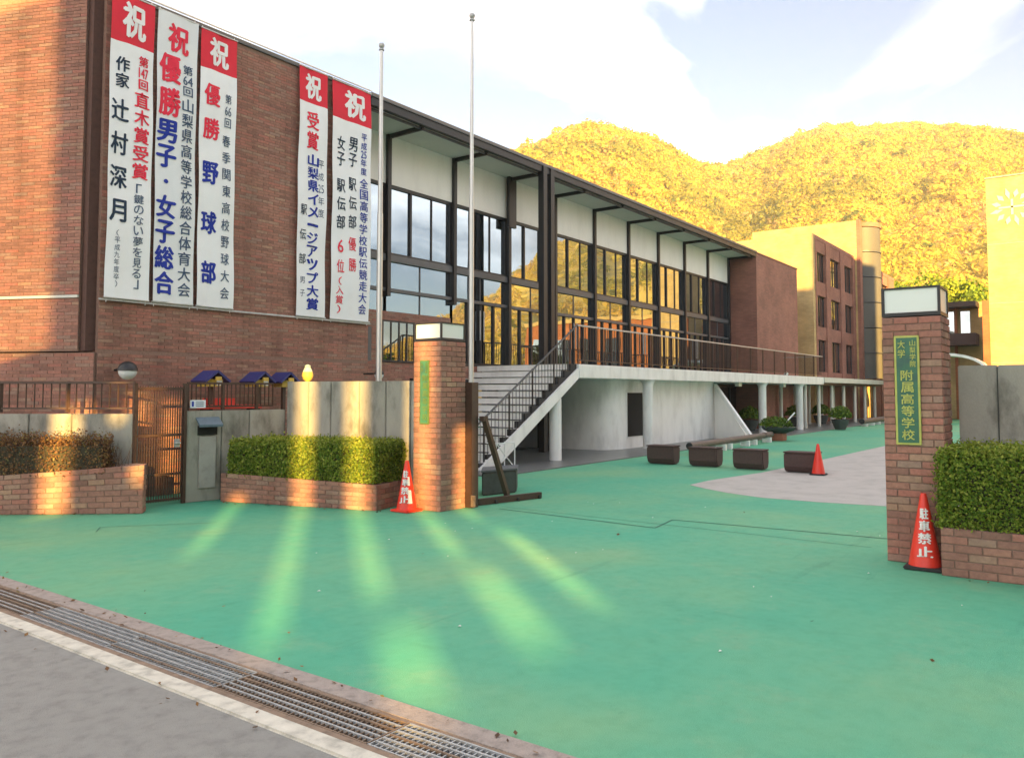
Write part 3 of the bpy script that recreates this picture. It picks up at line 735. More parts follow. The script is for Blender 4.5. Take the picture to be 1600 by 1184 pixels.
# ground floor under the terrace
f = MB()
for x in [19.4 + 1.25 * k for k in range(13)]: f.box(x - 0.03, x + 0.03, YG - 0.32, YG - 0.22, 0.025, 1.98)
f.box(14.0, 35.2, YG - 0.32, YG - 0.22, 1.85, 1.98)
w = f.part('lower_glazing', 'steel_black', bld)
for k in range(17):
    x = 14.4 + 1.25 * k; pane(w, x + 0.03, x + 1.22, 0.03, 1.85, 'glass_dim', YG - 0.27)

# ------------------------------------------------------------------ terrace, columns, railing
te = thing('raised_terrace', 'white edged raised walkway with thin dark railing in front of the glass', 'terrace', (17, 10.35, 0))
sl = MB(); sl.box(16.96, 38.85, 10.35, YG - 0.07, 2.0, ZT); sl.part('slab', 'white_paint', te, bevel=0.015)
MB().box(16.98, 38.8, 10.5, YG - 0.08, ZT + 0.002, ZT + 0.02).part('paving', 'plaza', te)
for x, y in ((16.14, 10.53), (21.04, 10.53), (30.83, 10.53), (35.61, 10.53)):
    zt = 1.99 if x > 16.5 else 1.30
    cl = MB().lathe([(0.15, 0.026), (0.15, zt - 0.14), (0.17, zt - 0.08), (0.24, zt)] if x > 16.5 else [(0.15, 0.026), (0.15, 1.50)], (x, y, 0), 18).part('column', 'white_paint', te, smooth=True)
MB().box(16.96, 38.85, 10.39, 10.43, 3.29, 3.33).part('handrail', 'steel_galv', te)
MB().box(16.96, 38.85, 10.395, 10.425, ZT + 0.09, ZT + 0.115).part('bottom_rail', 'steel_brown', te)
bal = None
n_b = 176
for i in range(n_b):
    x = 17.0 + i * (21.8 / n_b); big = i % 11 == 0
    if bal is None or big:
        pass
    r = 0.017 if big else 0.0075
    key = 'big' if big else 'thin'
    if key not in GL:
        GL[key] = MB().box(-r, r, -r, r, ZT + 0.02 if big else ZT + 0.115, 3.29).mesh('baluster', 'steel_brown')
    ob = link_mesh('rail_post' if big else 'baluster', GL[key], te, (x - 17, 10.41 - 10.35, 0))
MB().box(38.80, 38.84, 10.43, YG - 0.1, 3.29, 3.33).part('handrail', 'steel_galv', te)
MB().lathe([(0.05, 0), (0.09, 0.05), (0.08, 0.11), (0.02, 0.14)], (33.6, 10.46, ZT + 0.005), 12).part('deck_light', 'acrylic', te, smooth=True)
MB().box(28.8, 29.1, 10.7, 10.85, 1.86, 1.995).part('soffit_lamp', 'acrylic', te)
MB().box(34.0, 34.3, 10.7, 10.85, 1.86, 1.995).part('soffit_lamp', 'acrylic', te)

# ------------------------------------------------------------------ wide stairs up to the terrace
st = thing('outdoor_staircase', 'wide staircase with white risers and black stepped side rising to the terrace', 'staircase', (13.1, 10.4, 0))
NS = 14; X0, X1 = 13.08, 16.94; rn, rh = (X1 - X0) / NS, ZT / NS
for k in range(NS):
    xa = X0 + k * rn
    s = MB(); s.box(xa, xa + rn + (0.02 if k < NS - 1 else -0.002), 10.52, 13.35, k * rh + 0.03 if k else 0.026, (k + 1) * rh - 0.012); stp = s.part('riser', 'white_paint', st)
    MB().box(xa - 0.004, xa + rn, 10.52, 13.34, (k + 1) * rh - 0.012, (k + 1) * rh).part('tread', 'cream_paint', stp)
sd = MB()
for k in range(NS):
    xa = X0 + k * rn; sd.box(xa, xa + rn + 0.004, 10.42, 10.52, max(0.027, k * rh - 0.14), (k + 1) * rh)
sd.part('stepped_side', 'step_black', st)
sg = MB()
z_of = lambda x: (x - X0) / (X1 - X0) * ZT
for (xa, xb) in ((X0 - 0.05, X1 + 0.35),):
    # sloping white stringer under the black steps
    pA = [(xa, max(0.027, z_of(xa) - 0.12)), (xa + 0.45, 0.027), (xb - 0.1, z_of(xb) - 0.55), (xb, z_of(xb) - 0.13 - 0.0)]
n0 = [(13.02, 0.027), (13.55, 0.027), (17.05, 2.0), (16.955, 2.31), (16.94, 2.335), (13.10, 0.12)]
n0 = [(13.02, 0.03), (13.60, 0.03), (16.95, 1.99), (16.95, 2.335 - 0.10), (13.08, -0.04 + 0.12)]
k0 = len(n0); sg.v = [(x, 10.36, z) for x, z in n0] + [(x, 10.55, z) for x, z in n0]
sg.f = [tuple(range(k0)), tuple(range(2*k0 - 1, k0 - 1, -1))] + [(i, k0 + i, k0 + (i+1) % k0, (i+1) % k0) for i in range(k0)]
sg.part('stringer', 'white_paint', st)
MB().bar((13.0, 10.45, z_of(13.0) + 0.98), (16.96, 10.41, 3.31), 0.035, 0.03).part('handrail', 'steel_grey', st)
for i in range(30):
    x = 13.15 + i * 0.128; zb = (int((x - X0) / rn) + 1) * rh
    r = 0.014 if i % 7 == 1 else 0.006
    MB().box(x - r, x + r, 10.45 - r, 10.45 + r, zb, z_of(x) + 0.985).part('baluster', 'steel_black' if i % 7 == 1 else 'steel_grey', st)

# ------------------------------------------------------------------ curved white wall under the terrace
cw = thing('curved_wall', 'smooth curved white wall under the terrace with one narrow dark window', 'wall', (23, 11.5, 0))
prof = [(19.55, 13.1), (19.55, 12.2), (19.57, 11.7), (19.64, 11.38), (19.78, 11.17), (20.0, 11.05), (20.3, 11.0), (23, 11.0), (25, 11.0), (27.2, 11.02), (27.25, 11.25), (27.25, 13.1)]
MB().prism(prof, 0.024, 1.998).part('wall_face', 'white_paint', cw, smooth=True)
MB().box(20.58, 21.72, 10.99, 11.06, 0.30, 1.70).part('window_frame', 'white_paint', cw)
MB().box(20.66, 21.64, 10.97, 10.989, 0.37, 1.63).part('window_pane', 'dark_void', cw)
fin = MB(); fin.v = [(27.15, 11.0, 1.95), (27.15, 11.0, 0.03), (26.45, 9.42, 0.03), (26.55, 9.6, 0.12), (27.22, 11.0, 1.95), (27.22, 11.0, 0.03), (26.52, 9.39, 0.03), (26.62, 9.57, 0.12)]
fin.f = [(0, 1, 2, 3), (7, 6, 5, 4), (0, 3, 7, 4), (3, 2, 6, 7), (2, 1, 5, 6), (1, 0, 4, 5)]
fo_ = thing('sloping_fin', 'white triangular fin leaning out from the curved wall', 'fin', (27, 10.3, 0))
fin.part('panel', 'white_panel', fo_)
MB().bar((27.14, 10.95, 1.9), (26.42, 9.36, 0.08), 0.10, 0.12).part('edge_bar', 'white_paint', fo_)
MB().box(26.3, 26.52, 9.26, 9.44, 0.026, 0.06).part('foot_plate', 'steel_black', fo_)

# ------------------------------------------------------------------ covered walk beyond the terrace
cv = thing('covered_walk', 'low white roofed walkway on thin posts in front of the classroom block', 'walkway', (45, 10.5, 0))
MB().box(38.87, 52, 10.30, 12.1, 2.10, 2.34).part('roof', 'cream_paint', cv)
MB().box(38.87, 52, 10.5, 12.0, 1.98, 2.099).part('roof_underside', 'steel_black', cv)
for i, x in enumerate((37.2, 39.4, 41.7, 44.0, 46.4, 48.7, 51.2)):
    for y in (10.75, 12.0):
        MB().tube((x + (0.5 if y > 11 else 0), y, 0.0), (x + (0.5 if y > 11 else 0), y, 1.99), 0.085, n=10).part('post', 'cream_paint', cv, smooth=True)
MB().box(37, 52.5, 9.5, 13, -0.026, 0.024).part('paving', 'plaza', cv)

# ------------------------------------------------------------------ classroom block and stair tower
cb_ = thing('classroom_block', 'three storey brown brick classroom block with tall paired windows', 'building', (44.1, 12.2, 0))
MB().box(44.5, 65.6, YF + 0.25, 19.0, 0, 10.0).part('wall', 'far_brick', cb_)
MB().box(44.1, 44.5, YF, 19.0, 0, 10.22).part('end_wall', 'sunlit_tan_brick', cb_)  # sunlight on this end is put into the wall colour
MB().box(44.5, 65.6, YF, 19, 10.0, 10.22).part('parapet', 'far_brick', cb_)
for z0, z1 in ((9.34, 10.0), (6.95, 7.72), (4.52, 5.24), (0, 2.75)):
    MB().box(44.5, 65.6, YF + 0.02, YF + 0.25, z0, z1).part('spandrel', 'far_brick', cb_)
for i, x in enumerate((44.5, 46.6, 49.75, 52.7, 58.1, 60.2, 63.3)):
    wd = 0.9 if i else 0.25
    MB().box(x, x + wd, YF - 0.04, YF + 0.25, 0, 10.0).part('pier', 'far_brick', cb_)
for x0, x1 in ((44.75, 46.6), (47.5, 49.75), (50.65, 52.7), (59.0, 60.2), (61.1, 63.3)):
    for z0, z1 in ((7.72, 9.34), (5.24, 6.95), (2.75, 4.52)):
        f = MB(); f.box(x0, x1, YF + 0.14, YF + 0.2, z0, z0 + 0.06); f.box(x0, x1, YF + 0.14, YF + 0.2, z1 - 0.06, z1)
        for q in (0, 0.48, 0.94): f.box(x0 + (x1 - x0) * q, x0 + (x1 - x0) * q + 0.09, YF + 0.13, YF + 0.2, z0 + 0.06, z1 - 0.06)
        w = f.part('window', 'steel_black', cb_)
        for q in (0, 1):
            a = x0 + (x1 - x0) * 0.48 * q + 0.09; MB().box(a, a + (x1 - x0) * 0.46 - 0.09, YF + 0.16, YF + 0.18, z0 + 0.06, z1 - 0.06).part('pane', 'glass_far', w)
tw = thing('stair_tower', 'tall stair tower with curved glass column and sunlit end wall', 'tower', (53.4, 12, 0))
MB().box(53.3, 58.0, 12.05, 18.7, 0, 12.5).part('wall', 'sunlit_tan_brick', tw)
MB().box(53.3, 53.9, 11.85, 12.049, 0, 12.55).part('pier', 'far_brick', tw)
MB().box(56.9, 58.0, 11.85, 12.049, 0, 12.55).part('pier', 'far_brick', tw)
for k in range(6):
    z0 = 2.5 + k * 1.62
    MB().tube((55.3, 12.35, z0 + 0.06), (55.3, 12.35, z0 + 1.58), 1.28, n=20).part('glass_drum', 'glass_block', tw, smooth=True)
    MB().tube((55.3, 12.35, z0), (55.3, 12.35, z0 + 0.059), 1.33, n=20).part('ring', 'steel_grey', tw, smooth=True)
MB().tube((55.3, 12.35, 12.22), (55.3, 12.35, 12.5), 1.33, n=20).part('cap', 'far_brick', tw, smooth=True)

# ------------------------------------------------------------------ buildings on the right
eb = thing('emblem_tower', 'tall pale tower wall with round school emblem, standing right of the gateway', 'building', (50, 3.5, 0))
MB().box(50, 53, 2.3, 4.62, 0, 13.22).part('wall', 'sunlit_tan_brick', eb)
MB().box(49.9, 50.3, 4.63, 4.95, 0, 6.6).part('pier', 'orange_brick', eb)
MB().box(51, 62, -9, 2.29, 0, 6.8).part('wing', 'orange_brick', eb)
MB().box(50.9, 62, -9.1, 2.28, 6.81, 7.1).part('wing_roof', 'sunlit_tan_brick', eb)
for k in range(4):
    y = -8.2 + k * 2.1
    MB().box(50.93, 50.995, y, y + 1.1, 1.2, 5.6).part('wing_window', 'glass_far', eb)
for z in (3.2, 6.4, 9.6): MB().box(49.985, 50.0 - 0.001, 2.31, 4.61, z, z + 0.03).part('panel_joint', 'concrete_plain', eb)
MB().box(49.94, 53.05, 2.25, 4.67, 13.221, 13.30).part('coping', 'concrete_plain', eb)
# emblem: ring of leaves round a cross
em = MB()
cy, cz = 3.42, 11.55
for k in range(12):
    t = 2 * math.pi * k / 12 + 0.26
    if k % 3 == 0: r0, r1, wd = 0.42, 1.08, 0.11
    else: r0, r1, wd = 0.5, 0.98, 0.13
    c, s_ = math.cos(t), math.sin(t)
    pp = [(r0, 0), ((r0 + r1) / 2, -wd), (r1, 0), ((r0 + r1) / 2, wd)]
    em.quad(*[(49.97, cy - (a * c - b * s_), cz + a * s_ + b * c) for a, b in pp])
for (ww, hh) in ((0.06, 0.42), (0.62, 0.05)):
    em.quad((49.97, cy + ww, cz - hh), (49.97, cy - ww, cz - hh), (49.97, cy - ww, cz + hh), (49.97, cy + ww, cz + hh))
em.part('emblem', 'emblem_pale', eb)
lb = thing('low_annex', 'low sunlit annex with brown balcony and eave left of the emblem tower', 'building', (56, 6.4, 0))
MB().box(56, 64, 5.0, 8.6, 0, 7.15).part('wall', 'sunlit_tan_brick', lb)
MB().box(54.2, 64.1, 5.7, 8.7, 6.75, 7.05).part('eave', 'steel_brown', lb)
MB().box(54.2, 55.999, 5.75, 8.7, 4.45, 5.15).part('balcony', 'bench_brown', lb)
MB().box(55.9, 55.998, 6.2, 6.7, 5.2, 6.6).part('window', 'glass_far', lb)
MB().box(55.9, 55.998, 7.0, 7.6, 5.2, 6.6).part('window', 'glass_far', lb)
MB().box(55.4, 55.6, 6.85, 7.0, 0, 6.75).part('pier', 'orange_brick', lb)
ar = thing('arched_canopy', 'white arched canopy just above the grey wall right of the gate', 'canopy', (48, 5.6, 0))
ac = MB()
for k in range(12):
    t0, t1 = math.pi * k / 12, math.pi * (k + 1) / 12
    pA = [(6.5 + 1.9 * math.cos(t), 2.75 + 0.95 * math.sin(t)) for t in (t0, t1)]
    ac.quad((47.4, *pA[0]), (47.4, *pA[1]), (49.4, *pA[1]), (49.4, *pA[0])); ac.quad((47.4, *pA[1]), (47.4, *pA[0]), (47.4, pA[0][0], pA[0][1] - 0.14), (47.4, pA[1][0], pA[1][1] - 0.14))
    ac.quad((47.4, pA[0][0], pA[0][1] - 0.14), (49.4, pA[0][0], pA[0][1] - 0.14), (49.4, pA[1][0], pA[1][1] - 0.14), (47.4, pA[1][0], pA[1][1] - 0.14))
ac.part('vault', 'white_paint', ar)
for y in (4.65, 8.35):
    for x in (47.5, 49.3): MB().tube((x, y, 0), (x, y, 2.75), 0.06).part('leg', 'white_paint', ar)

# ------------------------------------------------------------------ added blocks behind the camera: they shade the forecourt and shape its streaks
ob_ = thing('sun_blocker', 'added row of concrete sun blockers behind the viewpoint, out of view', 'building', (-5, -22, 0))
MB().box(-11.9, 15.1, -21.5, -17.9, 0, 15.8).part('wall', 'concrete_plain', ob_)
MB().box(15.1, 17.8, -21.5, -17.9, 0, 14.9).part('low_blocker', 'concrete_plain', ob_)
MB().box(17.8, 26.1, -21.5, -17.9, 0, 18.1).part('tall_blocker', 'concrete_plain', ob_)
for k in range(4):
    for q in range(9):
        MB().box(-11.0 + q * 2.9, -9.2 + q * 2.9, -17.899, -17.86, 1 + k * 3.6, 2.9 + k * 3.6).part('window', 'glass_far', ob_)
# added screen whose holes throw the light streaks
holes = [(-19.95, -19.5, 5.55, 8.6), (-18.95, -18.45, 5.62, 8.4), (-18.9, -18.2, 5.22, 5.48),
         (-17.75, -17.05, 5.25, 5.62), (-17.75, -17.3, 5.72, 8.9), (-16.75, -16.25, 5.3, 5.85), (-16.95, -16.55, 6.0, 7.1),
         (-21.2, -20.8, 6.2, 6.9), (-24.35, -23.75, 7.0, 8.4), (-22.75, -22.35, 7.2, 8.4), (-23.3, -22.95, 8.0, 8.5)]
for k in range(26):
    z = 9.3 + k * 0.22
    holes.append((-28.8, -24.75, z, z + 0.085))
def pierced(x0, x1, y0, y1, z0, z1, hs):
    zs = sorted({z0, z1, *[h[2] for h in hs], *[h[3] for h in hs]}); mb = MB()
    for a, b in zip(zs[:-1], zs[1:]):
        zc = (a + b) / 2
        cut = sorted((h[0], h[1]) for h in hs if h[2] < zc < h[3]); x = x0
        for c0, c1_ in cut:
            if c0 > x: mb.box(x, c0, y0, y1, a, b)
            x = max(x, c1_)
        if x < x1: mb.box(x, x1, y0, y1, a, b)
    return mb
TE = math.tan(R(SUN_EL)); SC = TE / math.tan(R(9.0))     # the openings follow the sun's height
def narrow(a, b):
    c, h = (a + b) / 2, (b - a) / 2
    return (c - h * 0.8, c + h * 0.8) if h < 1 else (a, b)
holes = [(*[x + 3.49 for x in narrow(a, b)], c * SC - 5.31 * TE, min(d * SC - 5.31 * TE, 15.7)) for a, b, c, d in holes if c * SC - 5.31 * TE < 15.6]
pierced(-25.4, -11.9, -18.05, -17.95, 0, 15.8, holes).part('streak_screen', 'concrete_plain', ob_)

# ------------------------------------------------------------------ banners
def banner(label, x0, x1, ztop, zred, m_body, specs, glyph_top, cx_top=None, wave=0.0, bottom=3.10):
    b = thing('hanging_banner', label, 'banner', ((x0 + x1) / 2, YF - 0.06, bottom), 'banners hung on the brick wall')
    n = 30; W = x1 - x0
    def surf(x, z):
        u = (x - x0) / W
        return (YF - 0.085 - 0.022 * math.sin((z - bottom) * 1.9 + x0 * 3) ** 2 - wave * math.exp(-((z - 4.6) / 1.2) ** 2) * 0.5
                - 0.012 * math.sin(u * 7 + (z - bottom) * 1.1 + x0) - 0.007 * math.sin(u * 15 - (z - bottom) * 2.3 + x0 * 5))
    def sheet(name, za, zb, m, k):
        s = MB(); nc = 8
        for i in range(k + 1):
            for j in range(nc + 1):
                x, z = x0 + W * j / nc, za + (zb - za) * i / k
                s.v.append((x, surf(x, z), z))
        for i in range(k):
            for j in range(nc):
                p = i * (nc + 1) + j; s.f.append((p, p + 1, p + nc + 2, p + nc + 1))
        return s.part(name, m, b, smooth=True)
    sheet('cloth', bottom, zred, m_body, n)
    if zred < ztop - 0.01: sheet('red_heading', zred, ztop, 'cloth_red', 5)
    mapf = lambda x, z, l: (x, surf(x, z) - 0.006 - l, z)
    for m, chars, fat in specs: letters('character', b, m, chars, mapf, fat)
    zc = (ztop + zred) / 2
    cxt = cx_top if cx_top is not None else (x0 + x1) / 2
    if zred < ztop - 0.01: letters('character', b, 'ink_white', [(glyph_top, cxt, zc, W * 0.50, (ztop - zred) * 0.72)], mapf, 0.03)
    for z, r in ((bottom - 0.01, 0.014), (ztop + 0.01, 0.012)):
        MB().tube((x0 - 0.01, YF - 0.095, z), (x1 + 0.01, YF - 0.095, z), r).part('batten', 'pole_metal', b)
    for x in (x0 + 0.04, x1 - 0.04):
        MB().tube((x, YF - 0.07, bottom - 0.08), (x, YF - 0.07, bottom), 0.006, n=5).part('tie_cord', 'tape_white', b)
        MB().tube((x, YF - 0.06, ztop), (x, YF - 0.06, ztop + 0.06), 0.006, n=5).part('tie_cord', 'tape_white', b)
    return b
ZB = 7.86
# 1
x0, x1 = 6.08, 6.78
banner('leftmost white banner with red heading and small black author name lettering', x0, x1, ZB, 7.10, 'cloth', [
    ('ink_red', column(['第', '147', '回'], x0 + 0.53, 6.98, 6.42, 0.16) + column('直木賞受賞', x0 + 0.51, 6.40, 4.98, 0.24), 0.02),
    ('ink_slate', column('「鍵のない夢を見る」', x0 + 0.50, 4.93, 3.25, 0.14), 0.006),
    ('ink_dark', column('作家', x0 + 0.20, 6.88, 6.36, 0.20) + column('辻村深月', x0 + 0.17, 6.28, 4.18, 0.26, 0.34), 0.02),
    ('ink_slate', column('（平成九年度卒）', x0 + 0.17, 4.15, 3.25, 0.085), 0.0)], '祝', x0 + 0.36)
x0, x1 = 6.84, 7.545
banner('second banner from the left, greyish top with red and large blue lettering', x0, x1, 7.85, 7.85, 'cloth_grey', [
    ('ink_red', [('祝', x0 + 0.36, 7.47, 0.36, 0.45)] + column('優勝', x0 + 0.22, 7.22, 6.10, 0.34, 0.46), 0.03),
    ('ink_navy', column('男子・女子総合', x0 + 0.19, 6.10, 3.2, 0.32, 0.36), 0.03),
    ('ink_slate', column(['第', '64', '回'], x0 + 0.54, 7.10, 6.55, 0.17) + column('山梨県高等学校総合体育大会', x0 + 0.54, 6.53, 3.2, 0.20), 0.012)], '')
x0, x1 = 7.61, 8.31
banner('third banner from the left with red heading and widely spaced blue lettering', x0, x1, 7.83, 7.17, 'cloth', [
    ('ink_red', column('優勝', x0 + 0.22, 7.02, 5.85, 0.28, 0.36), 0.025),
    ('ink_navy', column('野球部', x0 + 0.21, 5.8, 3.25, 0.27, 0.37), 0.03),
    ('ink_slate', column(['第', '66', '回'], x0 + 0.54, 6.85, 6.22, 0.13) + column('春季関東高校野球大会', x0 + 0.52, 6.15, 3.2, 0.16), 0.006)], '祝')
x0, x1 = 9.68, 10.37
banner('fourth banner from the left, narrow, red heading over running blue lettering', x0, x1, 7.88, 7.22, 'cloth', [
    ('ink_red', column('受賞', x0 + 0.33, 7.08, 6.30, 0.28), 0.02),
    ('ink_navy', column('山梨県イメージアップ大賞', x0 + 0.36, 6.25, 3.2, 0.26), 0.022),
    ('ink_slate', column(['平', '成', '25', '年', '度'], x0 + 0.56, 6.2, 5.0, 0.13) , 0.0),
    ('ink_dark', column('駅伝部', x0 + 0.13, 5.35, 3.95, 0.14, 0.2), 0.005), ('ink_slate', column('男子', x0 + 0.13, 3.9, 3.4, 0.10), 0.0)], '祝')
x0, x1 = 10.50, 11.54
banner('rightmost banner, the widest, red heading with three columns of small lettering', x0, x1, 7.87, 7.13, 'cloth', [
    ('ink_navy', column(['平', '成', '25', '年', '度'], x0 + 0.84, 6.98, 6.1, 0.14) + column('全国高等学校駅伝競走大会', x0 + 0.84, 6.05, 3.22, 0.21), 0.008),
    ('ink_dark', column('男子', x0 + 0.56, 6.85, 6.2, 0.22) + column('駅伝部', x0 + 0.54, 6.05, 4.9, 0.21) + column('女子', x0 + 0.24, 6.8, 6.15, 0.22) + column('駅伝部', x0 + 0.22, 5.95, 4.85, 0.21), 0.012),
    ('ink_red', column('優勝', x0 + 0.54, 4.85, 4.0, 0.20, 0.27) + column('6位', x0 + 0.22, 4.75, 3.95, 0.19, 0.26) + column('（入賞）', x0 + 0.22, 3.95, 3.2, 0.18), 0.006)], '祝', x0 + 0.6, wave=0.05)

# ------------------------------------------------------------------ gate pillars
def light_box(parent, x0, x1, y0, y1, z0, z1):
    fr = MB(); e = 0.025; b = 0.012
    for x in (x0 - b, x1 + b - e):
        for y in (y0 - b, y1 + b - e): fr.box(x, x + e, y, y + e, z0, z1)
    fr.box(x0 - b, x1 + b, y0 - b, y1 + b, z0 - 0.035, z0); fr.box(x0 - b, x1 + b, y0 - b, y1 + b, z1, z1 + 0.02)
    f = fr.part('lamp_frame', 'steel_black', parent)
    for (a, bb, c, d) in ((x0, x0 + 0.01, y0 + 0.015, y1 - 0.015), (x1 - 0.01, x1, y0 + 0.015, y1 - 0.015), (x0 + 0.015, x1 - 0.015, y0, y0 + 0.01), (x0 + 0.015, x1 - 0.015, y1 - 0.01, y1)):
        MB().box(a, bb, c, d, z0, z1).part('lamp_panel', 'acrylic', f)
def pillar(label, x0, x1, y0, y1, ztop, zl):
    p = thing('gate_pillar', label, 'gate pillar', ((x0 + x1) / 2, (y0 + y1) / 2, 0), 'brick gate pillars')
    MB().box(x0, x1, y0, y1, 0, ztop).part('core', 'mortar', p)
    brick_course_face(p, (x0, y1), (x0, y0), 0.0, ztop, shift0=0)
    brick_course_face(p, (x0, y0), (x1, y0), 0.0, ztop, shift0=1)
    light_box(p, x0 + 0.01, x1 - 0.01, y0 + 0.01, y1 - 0.01, ztop + 0.045, zl)
    return p
def plate(parent, x, yc, hw, z0, z1, spec, ink='sign_gold', edge='sign_gold'):
    """bronze name plate on a face that looks towards -X"""
    MB().box(x - 0.03, x - 0.012, yc - hw, yc + hw, z0, z1).part('plate_frame', edge, parent, bevel=0.004)
    o = MB().box(x - 0.034, x - 0.028, yc - hw + 0.02, yc + hw - 0.02, z0 + 0.02, z1 - 0.02).part('name_plate', 'sign_green', parent)
    mapf = lambda a, b, l: (x - 0.037 - l, yc - a, (z0 + z1) / 2 + b)
    letters('character', o, ink, spec, mapf, 0.012)
pl = pillar('brick gate pillar with lit lamp box beside the stowed gate, left of the entrance', 8.40, 8.92, 7.37, 7.88, 2.365, 2.61)
plate(pl, 8.40, 7.66, 0.085, 1.20, 2.10, column('附属高等学校', 0.02, 0.25, -0.40, 0.09) + column('山梨学院', 0.045, 0.42, 0.26, 0.035) + column('大学', -0.04, 0.42, 0.28, 0.05), 'sign_gold_dim', 'sign_gold_dim')
pr_ = pillar('brick gate pillar with large green name plate, right of the entrance', 8.60, 9.10, 1.20, 1.72, 2.385, 2.66)
plate(pr_, 8.60, 1.50, 0.112, 1.14, 2.20, column('附属高等学校', 0.0, 0.20, -0.49, 0.11) + column('山梨学院', 0.055, 0.49, 0.22, 0.05) + column('大', -0.045, 0.49, 0.40, 0.065) + column('学', -0.045, 0.40, 0.31, 0.065))

# ------------------------------------------------------------------ planters
def planter(label, outline, faces, ztops, z0=0.0):
    p = thing('brick_planter', label, 'planter', (sum(q[0] for q in outline) / len(outline), sum(q[1] for q in outline) / len(outline), 0), 'low brick planters')
    MB().prism(outline, 0, ztops).part('core', 'mortar', p)
    for (a, b, za, zb, sh) in faces: brick_course_face(p, a, b, 0.0, (za, zb), shift0=sh)
    return p
planter('low brick planter under the dry brown hedge at the far left', [(4.1, 12.73), (5.90, 10.56), (6.05, 10.75), (6.03, 10.98), (4.55, 13.2)], [((4.1, 12.73), (5.90, 10.56), 0.46, 0.66, 0), ((5.90, 10.56), (6.05, 10.75), 0.66, 0.66, 1)], [0.45, 0.65, 0.65, 0.65, 0.45])
planter('low brick planter under the trimmed hedge left of the gate', [(7.25, 10.77), (7.95, 8.16), (8.75, 8.345), (8.80, 8.5), (8.2, 10.70), (7.6, 10.85)], [((7.25, 10.77), (7.95, 8.16), 0.43, 0.36, 0), ((7.95, 8.16), (8.75, 8.345), 0.36, 0.36, 1)], [0.42, 0.35, 0.35, 0.35, 0.42, 0.42])
planter('low brick planter right of the gate, under the dense green hedge', [(8.2, -3), (9.2, -3), (9.2, 1.19), (8.58, 1.19), (8.2, 1.19)], [((8.2, 1.19), (8.2, -1.2), 0.43, 0.43, 0)], [0.425] * 5)

# ------------------------------------------------------------------ hedges
def hedge(label, poly, zb, zt, m, dens, size, rough=0.04, rnd=0.12, tone_mu=0.45, tone_sd=0.22, group='clipped hedges', name='hedge'):
    P = np.array(poly, float); c = P.mean(0)
    h = thing(name, label, 'hedge', (float(c[0]), float(c[1]), zb), group)
    inner = [tuple(map(float, c + (q - c) * 0.86)) for q in P]
    core = MB().prism(inner, zb - 0.02, zt - 0.12).part('dark_core', 'hedge_core', h)  # solid dark box added to block light and stand for shade inside
    pts, nrm = [], []
    k = len(P); per = 0
    for i in range(k):
        a, b = P[i], P[(i + 1) % k]; d = b - a; L = np.linalg.norm(d); n2 = np.array([d[1], -d[0]]) / L
        m_ = int(L * (zt - zb) * dens)
        t = rng.random(m_); z = zb + (zt - zb) * rng.random(m_)
        q = a + d * t[:, None]
        # round the top edge and the corners
        over = np.clip((z - (zt - rnd)) / rnd, 0, 1); ins = rnd * (1 - np.sqrt(np.clip(1 - over ** 2, 0, 1)))
        q = q - n2 * ins[:, None]
        e = np.minimum(t, 1 - t) * L; ins2 = np.clip(1 - e / rnd, 0, 1) ** 2 * rnd * 0.35
        q = q + (c - q) / np.linalg.norm(c - q, axis=1)[:, None] * ins2[:, None]
        pts.append(np.column_stack([q, z])); nn = np.column_stack([np.tile(n2, (m_, 1)) * (1 - over[:, None] * 0.6), over * 0.8]); nrm.append(nn)
    # top: fan triangles
    for i in range(k):
        a, b = P[i], P[(i + 1) % k]; ar = abs(np.cross(a - c, b - c)) / 2; m_ = int(ar * dens)
        u, v = rng.random(m_), rng.random(m_); s = np.sqrt(u)
        q = c * (1 - s)[:, None] + a * (s * (1 - v))[:, None] + b * (s * v)[:, None]
        q = c + (q - c) * 0.96
        pts.append(np.column_stack([q, np.full(m_, zt)])); nrm.append(np.tile([0, 0, 1.0], (m_, 1)))
    C = np.concatenate(pts); N = np.concatenate(nrm)
    lump = 0.5 * np.sin(C[:, 0] * 9 + C[:, 1] * 5) * np.sin(C[:, 1] * 8 - C[:, 2] * 11) + 0.5 * np.sin(C[:, 0] * 23 + C[:, 2] * 19) * np.sin(C[:, 1] * 21)
    stray = np.where(rng.random(len(C)) < 0.03, rng.uniform(0.01, 0.06, len(C)), 0)
    C = C + N * (stray + rng.normal(0, rough, len(C)) - rough * 0.7 + lump * 0.018)[:, None]
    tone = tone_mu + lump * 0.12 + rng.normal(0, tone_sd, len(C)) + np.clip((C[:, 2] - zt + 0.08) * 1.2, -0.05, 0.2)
    C = C - np.array([c[0], c[1], zb])
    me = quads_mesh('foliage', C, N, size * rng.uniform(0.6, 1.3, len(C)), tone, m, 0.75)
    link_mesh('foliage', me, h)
    return h
hedge('trimmed green hedge between the mailbox wall and the gate pillar', [(7.30, 10.70), (7.98, 8.20), (8.74, 8.37), (8.78, 8.5), (8.2, 10.62)], 0.37, 0.93, 'hedge_leaf', 7500, 0.015, rnd=0.07, rough=0.028, tone_mu=0.7)
hedge('dense green box hedge in the planter right of the gate', [(8.23, -3), (9.1, -3), (9.1, 1.17), (8.6, 1.19), (8.23, 1.22)], 0.42, 1.13, 'hedge_leaf', 9500, 0.0125, rnd=0.07, rough=0.03, tone_mu=0.68)
hd = hedge('brown half-dry clipped hedge at the far left', [(3.95, 12.98), (5.66, 10.92), (5.80, 11.06), (5.75, 11.32), (4.5, 13.2)], 0.50, 1.03, 'hedge_dry', 4200, 0.013, rough=0.06, rnd=0.2, tone_mu=0.5, tone_sd=0.28)
tg = MB()
